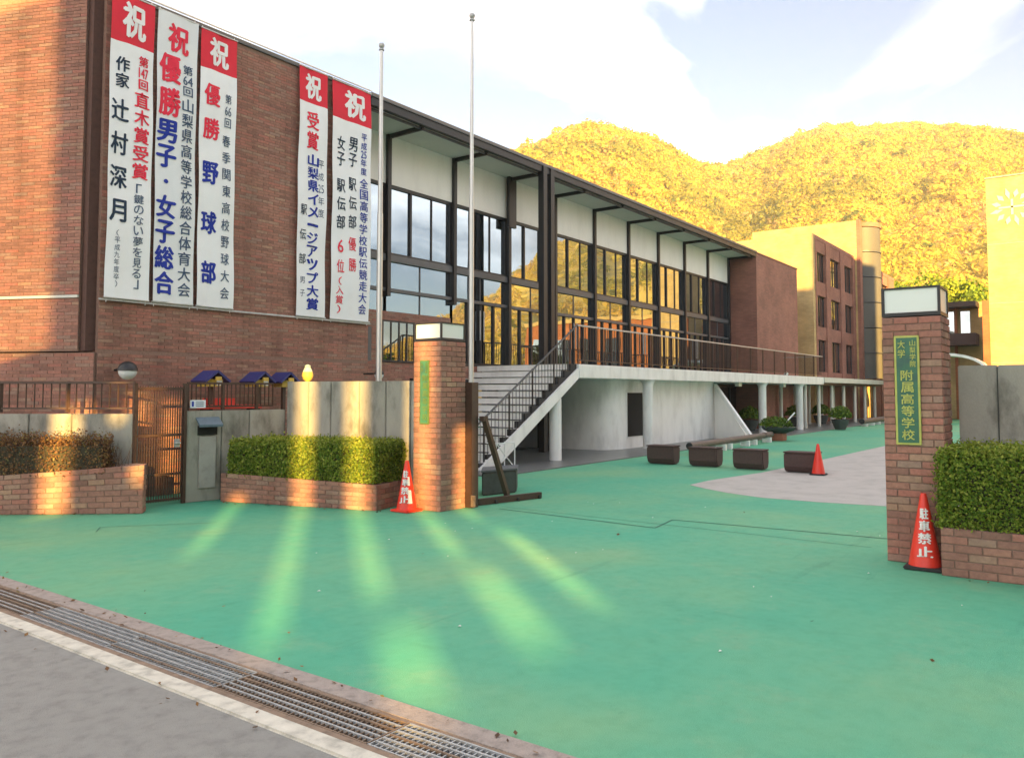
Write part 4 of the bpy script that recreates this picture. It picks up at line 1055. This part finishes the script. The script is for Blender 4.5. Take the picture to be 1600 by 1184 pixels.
for i in range(420):
    t = random.random(); bx, by = 4.0 + 1.75 * t + random.uniform(0, .15), 12.95 - 2.05 * t + random.uniform(0, .15)
    hgt = random.uniform(0.25, 0.5); tg.tube((bx, by, 0.46 + 0.15 * t), (bx + random.uniform(-.13, .1), by + random.uniform(-.13, .1), 0.5 + hgt), 0.006, 0.002, n=3, caps=False)
tg.part('branches', 'bark', hd)['kind'] = 'stuff'

# ------------------------------------------------------------------ concrete walls, railings, side gate
def railing(label, a, b, z0, z1, n_bars, big_every):
    r = thing('wall_railing', label, 'railing', ((a[0] + b[0]) / 2, (a[1] + b[1]) / 2, z0), 'brown railings on the low walls')
    A, B = Vector((*a, 0)), Vector((*b, 0)); up = Vector((0, 0, 1))
    MB().bar(A + up * (z1 - 0.015), B + up * (z1 - 0.015), 0.04, 0.03).part('top_rail', 'steel_brown', r)
    MB().bar(A + up * (z0 + 0.06), B + up * (z0 + 0.06), 0.03, 0.025).part('bottom_rail', 'steel_brown', r)
    for i in range(n_bars + 1):
        p = A.lerp(B, i / n_bars)
        if i % big_every == 0: MB().bar(p + up * z0, p + up * (z1 - 0.03), 0.045, 0.045, (1, 0, 0)).part('rail_post', 'steel_brown', r)
        else: MB().bar(p + up * (z0 + 0.07), p + up * (z1 - 0.03), 0.014, 0.014, (1, 0, 0)).part('bar', 'steel_brown', r)
    return r
def cwall(label, a, b, th, z1, seams, m='concrete'):
    w = thing('concrete_wall', label, 'wall', ((a[0] + b[0]) / 2, (a[1] + b[1]) / 2, 0), 'grey concrete boundary walls')
    A, B = Vector(a), Vector(b); d = (B - A).normalized(); L = (B - A).length; cuts = [0] + seams + [L]
    for s0, s1 in zip(cuts[:-1], cuts[1:]):
        p, q = A + d * (s0 + 0.006), A + d * (s1 - 0.006)
        MB().wall(tuple(p), tuple(q), th, 0, z1).part('panel', m, w, bevel=0.008)
    nn = Vector((-d.y, d.x)) * 0.02
    MB().wall(tuple(A + nn + d * 0.01), tuple(B + nn - d * 0.01), th - 0.04, 0, z1 - 0.02).part('joint_core', 'dark_stone', w)
    return w
# a->b with the outside (street side) on the right
cwall('weathered low concrete wall behind the dry hedge at the far left', (3.7, 14.1), (6.02, 11.07), 0.18, 1.34, [0.95, 1.75, 2.35, 2.95])
railing('brown steel railing on the low wall behind the dry hedge', (3.75, 14.08), (6.05, 11.10), 1.36, 1.80, 32, 8)
cwall('low concrete wall with the built-in mailbox right of the side gate', (6.83, 11.06), (8.42, 10.77), 0.18, 1.365, [0.55, 1.0])
railing('brown steel railing on the mailbox wall', (6.88, 11.13), (8.25, 10.88), 1.37, 1.80, 20, 8)
cwall('tall weathered concrete wall behind the trimmed hedge', (8.42, 10.74), (8.95, 7.9), 0.2, 1.82, [0.45, 0.9, 1.45, 1.95, 2.4])
cwall('tall mossy concrete wall behind the dense box hedge right of the gate', (9.3, 1.16), (9.3, -4), 0.2, 1.92, [0.35, 1.1, 2.2])
gt = thing('side_gate', 'narrow brown side gate of close vertical bars', 'gate', (6.4, 11.05, 0))
ga, gb = Vector((6.08, 11.08, 0)), Vector((6.77, 11.06, 0)); up = Vector((0, 0, 1))
for z in (0.08, 0.45, 1.02, 1.70): MB().bar(ga + up * z, gb + up * z, 0.03, 0.035).part('cross_rail', 'steel_brown', gt)
for i in range(19):
    p = ga.lerp(gb, i / 18); MB().bar(p + up * 0.05, p + up * 1.74, 0.011, 0.011, (1, 0, 0)).part('bar', 'steel_brown', gt)
for p in (ga - Vector((0.035, 0, 0)), gb + Vector((0.035, 0, 0))): MB().bar(p, p + up * 1.78, 0.05, 0.05, (1, 0, 0)).part('gate_post', 'steel_brown', gt)
lk = MB().box(6.62, 6.70, 11.0, 11.03, 0.84, 0.96).part('lock_plate', 'steel_galv', gt)
MB().tube((6.60, 10.98, 0.9), (6.70, 10.98, 0.9), 0.01).part('handle', 'steel_galv', lk)
ml = thing('mailbox', 'dark metal mailbox hood set in the low concrete wall', 'mailbox', (7.13, 11.0, 0.2))
dml = Vector((0.983, -0.18, 0)); nml = Vector((-0.18, -0.983, 0)); m0 = Vector((6.97, 11.03, 0))
def mbar(a, b, z0, z1, t0, t1): 
    p, q = m0 + dml * a, m0 + dml * b
    return MB().prism([tuple((p + nml * t1).xy), tuple((q + nml * t1).xy), tuple((q + nml * t0).xy), tuple((p + nml * t0).xy)], z0, z1)
mbar(0.05, 0.31, 0.2, 0.98, 0.0, 0.03).part('door_panel', 'concrete_plain', ml, bevel=0.006)
mbar(0.03, 0.33, 1.0, 1.14, 0.0, 0.02).part('slot', 'dark_void', ml)
hh = MB(); p, q = m0 + dml * 0.0, m0 + dml * 0.36
A_ = [p + nml * 0.0 + up * 1.27, q + nml * 0.0 + up * 1.27, q + nml * 0.16 + up * 1.16, p + nml * 0.16 + up * 1.16]
B_ = [v - up * 0.035 for v in A_]
hh.quad(*[A_[i] for i in (3, 2, 1, 0)]); hh.quad(*B_)
for i in range(4): j = (i + 1) % 4; hh.quad(A_[i], A_[j], B_[j], B_[i])
hh.part('hood', 'mail_metal', ml)
sg_ = thing('notice_sign', 'small white notice tied to the railing above the mailbox', 'sign', (7.0, 11.06, 1.4))
p, q = Vector((6.90, 11.08, 0)), Vector((7.13, 11.04, 0))
MB().prism([tuple((p + nml * 0.02).xy), tuple((q + nml * 0.02).xy), tuple(q.xy), tuple(p.xy)], 1.41, 1.53).part('board', 'paper', sg_)
MB().prism([tuple((p + dml * .02 + nml * 0.024).xy), tuple((p + dml * .05 + nml * 0.024).xy), tuple((p + dml * .05 + nml * 0.021).xy), tuple((p + dml * .02 + nml * .021).xy)], 1.43, 1.51).part('mark', 'ink_navy', sg_)
for k in range(3): MB().prism([tuple((p + dml * .08 + nml * 0.024).xy), tuple((p + dml * .2 + nml * 0.024).xy), tuple((p + dml * .2 + nml * 0.021).xy), tuple((p + dml * .08 + nml * .021).xy)], 1.435 + k * .028, 1.445 + k * .028).part('text_line', 'ink_slate', sg_)
# wall lamps
def wall_lamp(label, x, y, z, r):
    l = thing('globe_lamp', label, 'lamp', (x, y, z), 'globe lamps')
    up_ = [(r * math.cos(t), r * math.sin(t)) for t in [math.pi / 2 * k / 6 for k in range(7)]]
    MB().lathe([(a, b) for a, b in up_], (x, y, z), 18).part('hood', 'steel_black', l, smooth=True)
    MB().lathe([(r * 0.93 * math.cos(t), r * 0.93 * math.sin(t)) for t in [-math.pi / 2 + math.pi / 2 * k / 6 for k in range(7)]], (x, y, z), 18).part('globe', 'lamp_glass', l, smooth=True)
    MB().tube((x, y + r * 0.8, z + 0.02), (x, y + 0.42, z + 0.02), 0.02).part('arm', 'steel_black', l)
    return l
wall_lamp('round lamp, black above and white below, over the side gate', 6.32, 11.82, 1.97, 0.145)
wall_lamp('small round lamp above the tall concrete wall near the flagpole', 11.05, 11.3, 1.99, 0.1)
# small roofed boxes behind the railing
def hut(x, w, label):
    h = thing('roofed_box', label, 'hut', (x, 11.72, 1.2), 'blue roofed boxes behind the railing')
    MB().box(x - w * 0.6, x + w * 0.6, 11.6, 11.9, 1.74, 1.86).part('box_front', 'hut_yellow', h)
    MB().box(x + 0.02, x + w * 0.5, 11.585, 11.599, 1.76, 1.85).part('opening', 'white_panel', h)
    r = MB()
    for s in (-1, 1):
        r.bar((x, 11.73, 1.99), (x + s * w, 11.73, 1.82), 0.42, 0.035, (0, 0, 1))
    r.part('roof', 'hut_blue', h)
    MB().box(x - 0.03, x + 0.03, 11.7, 11.76, 0, 1.74).part('stand', 'steel_brown', h)
    MB().box(x - 0.05, x + 0.05, 11.5, 11.53, 1.84, 1.9).part('gable_mark', 'hut_yellow', h)
hut(7.67, 0.23, 'blue roofed yellow box nearest the side gate, behind the railing')
hut(8.58, 0.22, 'middle one of the three blue roofed yellow boxes')
hut(9.12, 0.21, 'blue roofed yellow box half hidden by the tall concrete wall')
orn = thing('egg_ornament', 'egg-shaped yellow ornament with pale green top at the end of the tall wall', 'ornament', (8.58, 10.42, 1.82))
MB().lathe([(0.03, 0), (0.075, 0.04), (0.095, 0.10), (0.08, 0.16)], (8.58, 10.42, 1.82), 14).part('body', 'hut_yellow', orn, smooth=True)
MB().lathe([(0.08, 0.16), (0.06, 0.21), (0.045, 0.23), (0.05, 0.26), (0.0, 0.285)], (8.58, 10.42, 1.82), 14).part('cap', 'mint', orn, smooth=True)
rt_ = thing('red_bench', 'red bench seat glimpsed behind the mailbox railing', 'bench', (8.0, 11.7, 0))
MB().box(7.5, 8.5, 11.5, 11.85, 1.38, 1.44).part('seat', 'red_plastic', rt_)
MB().box(7.6, 8.2, 11.8, 11.85, 1.44, 1.55).part('back', 'red_plastic', rt_)
for x in (7.56, 8.44): MB().box(x - 0.03, x + 0.03, 11.55, 11.8, 0, 1.38).part('leg', 'steel_black', rt_)

# ------------------------------------------------------------------ flagpoles
def flagpole(label, x, y, h, r):
    f = thing('flagpole', label, 'flagpole', (x, y, 0), 'flagpoles by the gate')
    MB().tube((x, y, 0), (x, y, h * 0.62), r, r * 0.92, n=14).part('pole', 'pole_metal', f, smooth=True)
    MB().tube((x, y, h * 0.62), (x, y, h), r * 0.8, r * 0.55, n=14).part('upper_pole', 'pole_metal', f, smooth=True)
    MB().lathe([(0.02, 0), (0.05, 0.01), (0.05, 0.03), (0.02, 0.045), (0.045, 0.07), (0.055, 0.1), (0.045, 0.13), (0, 0.15)], (x, y, h), 12).part('finial', 'steel_galv', f, smooth=True)
    MB().tube((x - r * 1.3, y - r * 1.3, 1.3), (x - 0.03, y - 0.03, h - 0.05), 0.006, n=5).part('halyard', 'tape_white', f)
    MB().lathe([(0.13, 0), (0.13, 0.03), (r * 1.2, 0.09)], (x, y, -0.02), 14).part('base', 'steel_galv', f, smooth=True)
flagpole('shorter thicker silver flagpole in front of the rightmost banner', 9.93, 10.16, 7.74, 0.056)
flagpole('taller slimmer silver flagpole beside the left gate pillar', 10.88, 8.85, 8.28, 0.047)

# ------------------------------------------------------------------ stowed sliding gate
sgate = thing('sliding_gate', 'brown steel gate post, brace and rail pushed back beside the left pillar', 'gate', (9.1, 7.2, 0))
MB().box(8.94, 9.10, 7.26, 7.40, 0, 1.79).part('gate_post', 'steel_brown', sgate, bevel=0.006)
MB().box(9.105, 9.15, 7.40, 7.47, 0, 1.55).part('white_strip', 'white_panel', sgate)
MB().bar((9.16, 7.20, 1.26), (9.90, 7.33, 0.05), 0.07, 0.07).part('brace', 'steel_brown', sgate)
MB().box(9.10, 9.20, 7.17, 7.25, 1.23, 1.30).part('hinge', 'steel_brown', sgate)
MB().bar((9.2, 7.36, 0.05), (10.42, 7.08, 0.05), 0.07, 0.09).part('base_rail', 'steel_brown', sgate)
for t in (0.25, 0.6, 0.95):
    p = Vector((9.2, 7.36, 0.03)).lerp(Vector((10.42, 7.08, 0.03)), t); MB().tube(p + Vector((0, -0.06, 0)), p + Vector((0, 0.06, 0)), 0.03, n=10).part('wheel', 'steel_black', sgate)
MB().box(8.925, 8.96, 7.20, 7.26, 0.02, 0.18).part('latch_box', 'steel_rust', sgate)
cb2 = thing('dark_box', 'dark grey low box behind the stowed gate', 'box', (10.6, 8.1, 0))
MB().prism([(10.05, 7.95), (10.75, 7.78), (11.3, 8.15), (10.6, 8.35)], 0.0, 0.37).part('body', 'dark_stone', cb2, bevel=0.02)
MB().prism([(10.03, 7.95), (10.76, 7.765), (11.32, 8.15), (10.6, 8.37)], 0.372, 0.40).part('lid', 'steel_grey', cb2)
wt = thing('white_frame_stand', 'small white tubular stand under the foot of the stairs', 'stand', (13.3, 9.9, 0))
for a, b in (((13.05, 9.95, 0.6), (13.55, 9.85, 0.6)), ((13.05, 9.95, 0.6), (13.05, 9.95, 0.025)), ((13.55, 9.85, 0.6), (13.55, 9.85, 0.025)), ((13.05, 9.95, 0.08), (13.55, 9.85, 0.6)), ((13.05, 9.95, 0.6), (13.55, 9.85, 0.08)), ((13.05, 9.95, 0.6), (13.1, 10.25, 0.6)), ((13.55, 9.85, 0.6), (13.6, 10.15, 0.6)), ((13.6, 10.15, 0.6), (13.6, 10.15, 0.025))):
    MB().tube(a, b, 0.014, n=6).part('tube', 'white_paint', wt)

# ------------------------------------------------------------------ traffic cones
def cone_at(label, x, y, rz, h, text, mirror_base=True):
    c = thing('traffic_cone', label, 'traffic cone', (x, y, 0), 'red traffic cones')
    hb = 0.035; r0, r1 = h * 0.205, h * 0.045
    MB().lathe([(r0, hb), (r0 * 0.97, hb + 0.02), (r1, h - 0.03), (r1 * 0.7, h)], (x, y, 0), 24).part('cone_body', 'cone_red', c, smooth=True)
    w = h * 0.235
    MB().box(x - w, x + w, y - w, y + w, 0.004, hb).part('base_plate', 'cone_base' if mirror_base else 'cone_red', c, bevel=0.01)
    if text:
        rad = lambda z: r0 + (r1 - r0) * (z - hb) / (h - hb) + 0.003
        fa = math.atan2(-y, -x) + rz
        mapf = lambda a, z, l: (x + (rad(z) + l) * math.cos(fa + a / rad(z)), y + (rad(z) + l) * math.sin(fa + a / rad(z)), z)
        letters('character', c, 'tape_white', text, mapf, 0.03)
    return c
def cone_text(h): return [(ch, 0, h * zz_, h * ww_, h * 0.135) for ch, zz_, ww_ in (('駐', 0.74, 0.10), ('車', 0.58, 0.125), ('禁', 0.42, 0.155), ('止', 0.25, 0.185))]
cone_at('red traffic cone with white lettering in front of the right gate pillar', 8.42, 1.36, 0.0, 0.70, cone_text(0.70))
cl_ = cone_at('red traffic cone with broad white patches beside the left gate pillar', 8.18, 7.80, -0.3, 0.70, cone_text(0.70), False)
rad = lambda z: 0.1435 + (0.0315 - 0.1435) * (z - 0.035) / 0.665 + 0.0015
for (za, zb_, n_) in ((0.12, 0.30, 4), (0.36, 0.48, 3)):
    wb = MB(); fa0 = math.atan2(-7.8, -8.18)
    for k in range(n_):
        t0 = fa0 + 0.15 + 0.12 * k; t1 = t0 + 0.12
        wb.quad(*[(8.18 + rad(z) * math.cos(t), 7.80 + rad(z) * math.sin(t), z) for t, z in ((t0, za), (t1, za), (t1, zb_), (t0, zb_))])
    wb.part('white_patch', 'tape_white', cl_)
cone_at('plain red traffic cone beside the last stone seat in the courtyard', 16.55, 4.55, 0, 0.62, None)

# ------------------------------------------------------------------ courtyard objects
seat_m = None
for k, (x, y, lab) in enumerate(((17.05, 8.15, 'brown block seat nearest the terrace columns'), (17.05, 7.12, 'second brown block seat from the terrace columns'), (17.0, 6.08, 'third brown block seat from the terrace columns'), (16.88, 4.95, 'brown block seat next to the red courtyard cone'))):
    s = thing('block_seat', lab, 'seat', (x, y, 0), 'brown block seats in the courtyard')
    if seat_m is None:
        a = MB(); a.v = []; pr2 = [(-0.13, 0.02), (0.13, 0.02), (0.19, 0.13), (0.20, 0.40), (-0.20, 0.40), (-0.19, 0.13)]
        a.v = [(px, -0.33, pz) for px, pz in pr2] + [(px, 0.33, pz) for px, pz in pr2]
        a.f = [tuple(range(6)), tuple(range(11, 5, -1))] + [(i, 6 + i, 6 + (i + 1) % 6, (i + 1) % 6) for i in range(6)]
        seat_m = (a.mesh('body', 'bench_brown', bevel=0.02), MB().box(-0.21, 0.21, -0.34, 0.34, 0.402, 0.43).mesh('seat_top', 'bench_brown', bevel=0.01), MB().box(-0.11, 0.11, -0.28, 0.28, 0.004, 0.03).mesh('plinth', 'dark_stone'))
    for nm, me in zip(('body', 'seat_top', 'plinth'), seat_m): link_mesh(nm, me, s)
def roll(label, a, b, r, feet, m='tarp'):
    t = thing('long_roll', label, 'roll', ((a[0] + b[0]) / 2, (a[1] + b[1]) / 2, 0), 'long rolls on white feet')
    MB().tube(a, b, r, n=18).part('roll_body', m, t, smooth=True)
    d = (Vector(a) - Vector(b)).normalized()
    MB().tube(Vector(a) + d * 0.03, Vector(a) + d * 0.001, r * 1.04, n=18).part('end_cap', 'steel_black', t, smooth=True)
    for q in feet:
        p = Vector(a).lerp(Vector(b), q)
        MB().box(p.x - 0.06, p.x + 0.06, p.y - 0.14, p.y + 0.14, 0.001, p.z - r * 0.9).part('foot', 'white_paint', t)
    return t
rl = roll('long tan roll with black end lying before the curved white wall', (19.6, 8.62, 0.25), (26.9, 8.9, 0.24), 0.088, (0.07, 0.33, 0.4, 0.62, 0.72, 0.93))
MB().tube((26.0, 8.865, 0.243), (26.12, 8.87, 0.243), 0.094, n=18).part('strap', 'steel_black', rl, smooth=True)
roll('second long tan roll in front of the covered walk', (40.8, 9.15, 0.25), (46.5, 9.2, 0.25), 0.12, (0.1, 0.35, 0.6, 0.9))
roll('farthest long tan roll, before the end of the covered walk', (47.0, 9.2, 0.25), (52, 9.25, 0.25), 0.12, (0.1, 0.5, 0.9))
def shrub_mesh(n, rx, rz, size, m='hedge_leaf', mu=0.35, zc=0.0):
    d = rng.normal(size=(n, 3)); d /= np.linalg.norm(d, axis=1)[:, None]; d[:, 2] = np.abs(d[:, 2]) * 1.2 - 0.3
    C = d * rng.uniform(0.55, 1.05, (n, 1)) * np.array([rx, rx, rz]); C[:, 2] += zc
    return quads_mesh('foliage', C, d.copy(), size * rng.uniform(0.6, 1.3, n), mu + rng.normal(0, 0.2, n), m, 0.7)
bo = thing('bowl_planter', 'flat dark bowl planter on a terracotta stand at the end of the long roll', 'planter', (27.5, 8.85, 0))
MB().box(27.25, 27.75, 8.65, 9.05, 0.001, 0.25).part('stand', 'terracotta', bo, bevel=0.02)
MB().lathe([(0.25, 0.252), (0.5, 0.36), (0.58, 0.46), (0.52, 0.47)], (27.5, 8.85, 0), 18).part('bowl', 'dark_stone', bo, smooth=True)
MB().tube((27.5, 8.75, 0.46), (27.85, 8.4, 0.95), 0.025, n=6).part('stake', 'white_paint', bo)
link_mesh('foliage', shrub_mesh(700, 0.55, 0.3, 0.045), bo, (0, 0.1, 0.55))
for k, (x, y, lab) in enumerate(((36.8, 9.15, 'round green shrub in a dark pot at the start of the covered walk'), (33.2, 11.9, 'leafy potted shrub in the shade behind the fourth white column'), (38.6, 11.6, 'potted shrub in the shade under the near end of the covered walk'), (42.5, 11.5, 'potted shrub in the shade halfway along the covered walk'), (29.6, 12.2, 'leafy potted shrub in the dark doorway right of the sloping fin'))):
    s = thing('potted_shrub', lab, 'potted plant', (x, y, 0), 'potted shrubs along the terrace')
    MB().lathe([(0.22, 0.026), (0.34, 0.3), (0.38, 0.46), (0.33, 0.47)], (x, y, 0), 16).part('pot', 'dark_stone', s, smooth=True)
    link_mesh('foliage', shrub_mesh(900, 0.48, 0.42, 0.05, mu=0.4), s, (0, 0, 0.66))

# ------------------------------------------------------------------ trees near the buildings
def tree(label, x, y, h, rad, n, m, mu, size, clumps=26):
    t = thing('leafy_tree', label, 'tree', (x, y, 0), 'trees behind the annex')
    tk = MB(); tk.tube((x, y, -0.1), (x + 0.1, y, h * 0.45), 0.22, 0.14, n=10)
    ends = []
    for k in range(7):
        a = k * 0.9 + random.random(); e = (x + 0.1 + math.cos(a) * rad * 0.55, y + math.sin(a) * rad * 0.55, h * random.uniform(0.6, 0.85)); ends.append(e)
        tk.tube((x + 0.1, y, h * random.uniform(0.3, 0.45)), e, 0.09, 0.03, n=6)
    tk.part('trunk', 'bark', t)
    cc = []; nn = []; tt = []
    for k in range(clumps):
        d = Vector((random.gauss(0, 1), random.gauss(0, 1), random.gauss(0, 1))).normalized(); q = random.uniform(0.3, 0.95)
        c = np.array([d.x * rad * q * 0.85, d.y * rad * q * 0.85, h * 0.68 + d.z * h * 0.27 * q]); cr_ = rad * random.uniform(0.22, 0.38); m_ = n // clumps
        dd = rng.normal(size=(m_, 3)); dd /= np.linalg.norm(dd, axis=1)[:, None]
        cc.append(c + dd * cr_ * rng.uniform(0.6, 1.05, (m_, 1))); nn.append(dd); tt.append(mu + random.gauss(0, 0.13) + rng.normal(0, 0.14, m_))
    me = quads_mesh('crown', np.concatenate(cc), np.concatenate(nn), size * rng.uniform(0.6, 1.4, sum(len(q) for q in cc)), np.concatenate(tt), m, 0.6)
    link_mesh('crown', me, t)
    return t
tree('bright green tree behind the low annex, above the right gate lamp', 80.0, 10.1, 13.3, 4.3, 13000, 'tree_leaf', 0.75, 0.14, 36)
tree('smaller yellow-green tree left of the bright green one', 83.0, 15.0, 12.6, 3.8, 9000, 'tree_leaf', 0.75, 0.12)
# street trees east of the court, seen mirrored in the glass front
for k, (x, y, h) in enumerate(((44, -12, 6.0), (50, -16, 7.5), (38, -13, 5.0))):
    o = tree(('low broad tree', 'tall tree', 'small round tree')[k] + ' beyond the right wall, mirrored in the glass doors', x, y, h, h * 0.36, 5000, 'tree_leaf', 0.25, 0.13)
    o['group'] = 'trees mirrored in the glass front'

# small litter on the court
lt = MB()
for i in range(26):
    x, y = random.uniform(4, 11), random.uniform(0.5, 7.5); s = random.uniform(0.008, 0.02); a = random.random() * 3
    lt.quad(*[(x + s * math.cos(a + q), y + s * 0.6 * math.sin(a + q), 0.005 + 0.006 * (j % 2)) for j, q in enumerate((0, 1.6, 3.1, 4.7))])
lt.top('litter', 'tape_white', 'tiny scraps of pale litter strewn over the green court', 'litter', kind='stuff')

# dry leaves gathered along the kerb, the grating and the planters
def fallen(n, f, spread):
    C = np.array([f(random.random()) for _ in range(n)]) + np.column_stack([rng.normal(0, spread, n), rng.normal(0, spread, n), np.zeros(n)])
    C[:, 2] = 0.012 + rng.random(n) * 0.006
    return C
LC = np.concatenate([fallen(70, lambda t: (3.1, 9.5 - 9 * t, 0), 0.05), fallen(30, lambda t: (2.48, 8 - 7 * t, 0), 0.06), fallen(50, lambda t: (7.15 + 0.7 * t, 10.7 - 2.6 * t, 0), 0.06),
                     fallen(25, lambda t: (4.5 + 1.35 * t, 12.1 - 1.6 * t, 0), 0.06), fallen(25, lambda t: (8.1, 1.2 - 2 * t, 0), 0.05), fallen(12, lambda t: (4 + 6 * t, 8 * random.random(), 0), 0.8)])
lv = link_mesh('fallen_leaves', quads_mesh('fallen_leaves', LC, np.tile([0, 0, 1.0], (len(LC), 1)), rng.uniform(0.008, 0.02, len(LC)), rng.random(len(LC)), 'hedge_dry', 0.35))
tag(lv, 'dry brown leaves scattered along the kerb and planters', 'leaves', kind='stuff')

# ------------------------------------------------------------------ sunlit evening haze
hz = MB().box(-400, 1450, -400, 1450, -8, 205)
hm_ = bpy.data.materials.new('haze_air'); hm_.use_nodes = True
nt = hm_.node_tree; nt.nodes.clear()
ho = nt.nodes.new('ShaderNodeOutputMaterial'); pv = nt.nodes.new('ShaderNodeVolumePrincipled')
pv.inputs['Color'].default_value = (0.95, 0.93, 0.88, 1); pv.inputs['Density'].default_value = 0.00045; pv.inputs['Anisotropy'].default_value = 0.0
nt.links.new(pv.outputs[0], ho.inputs['Volume']); M['haze_air'] = hm_
hz.top('haze', 'haze_air', kind='stuff')
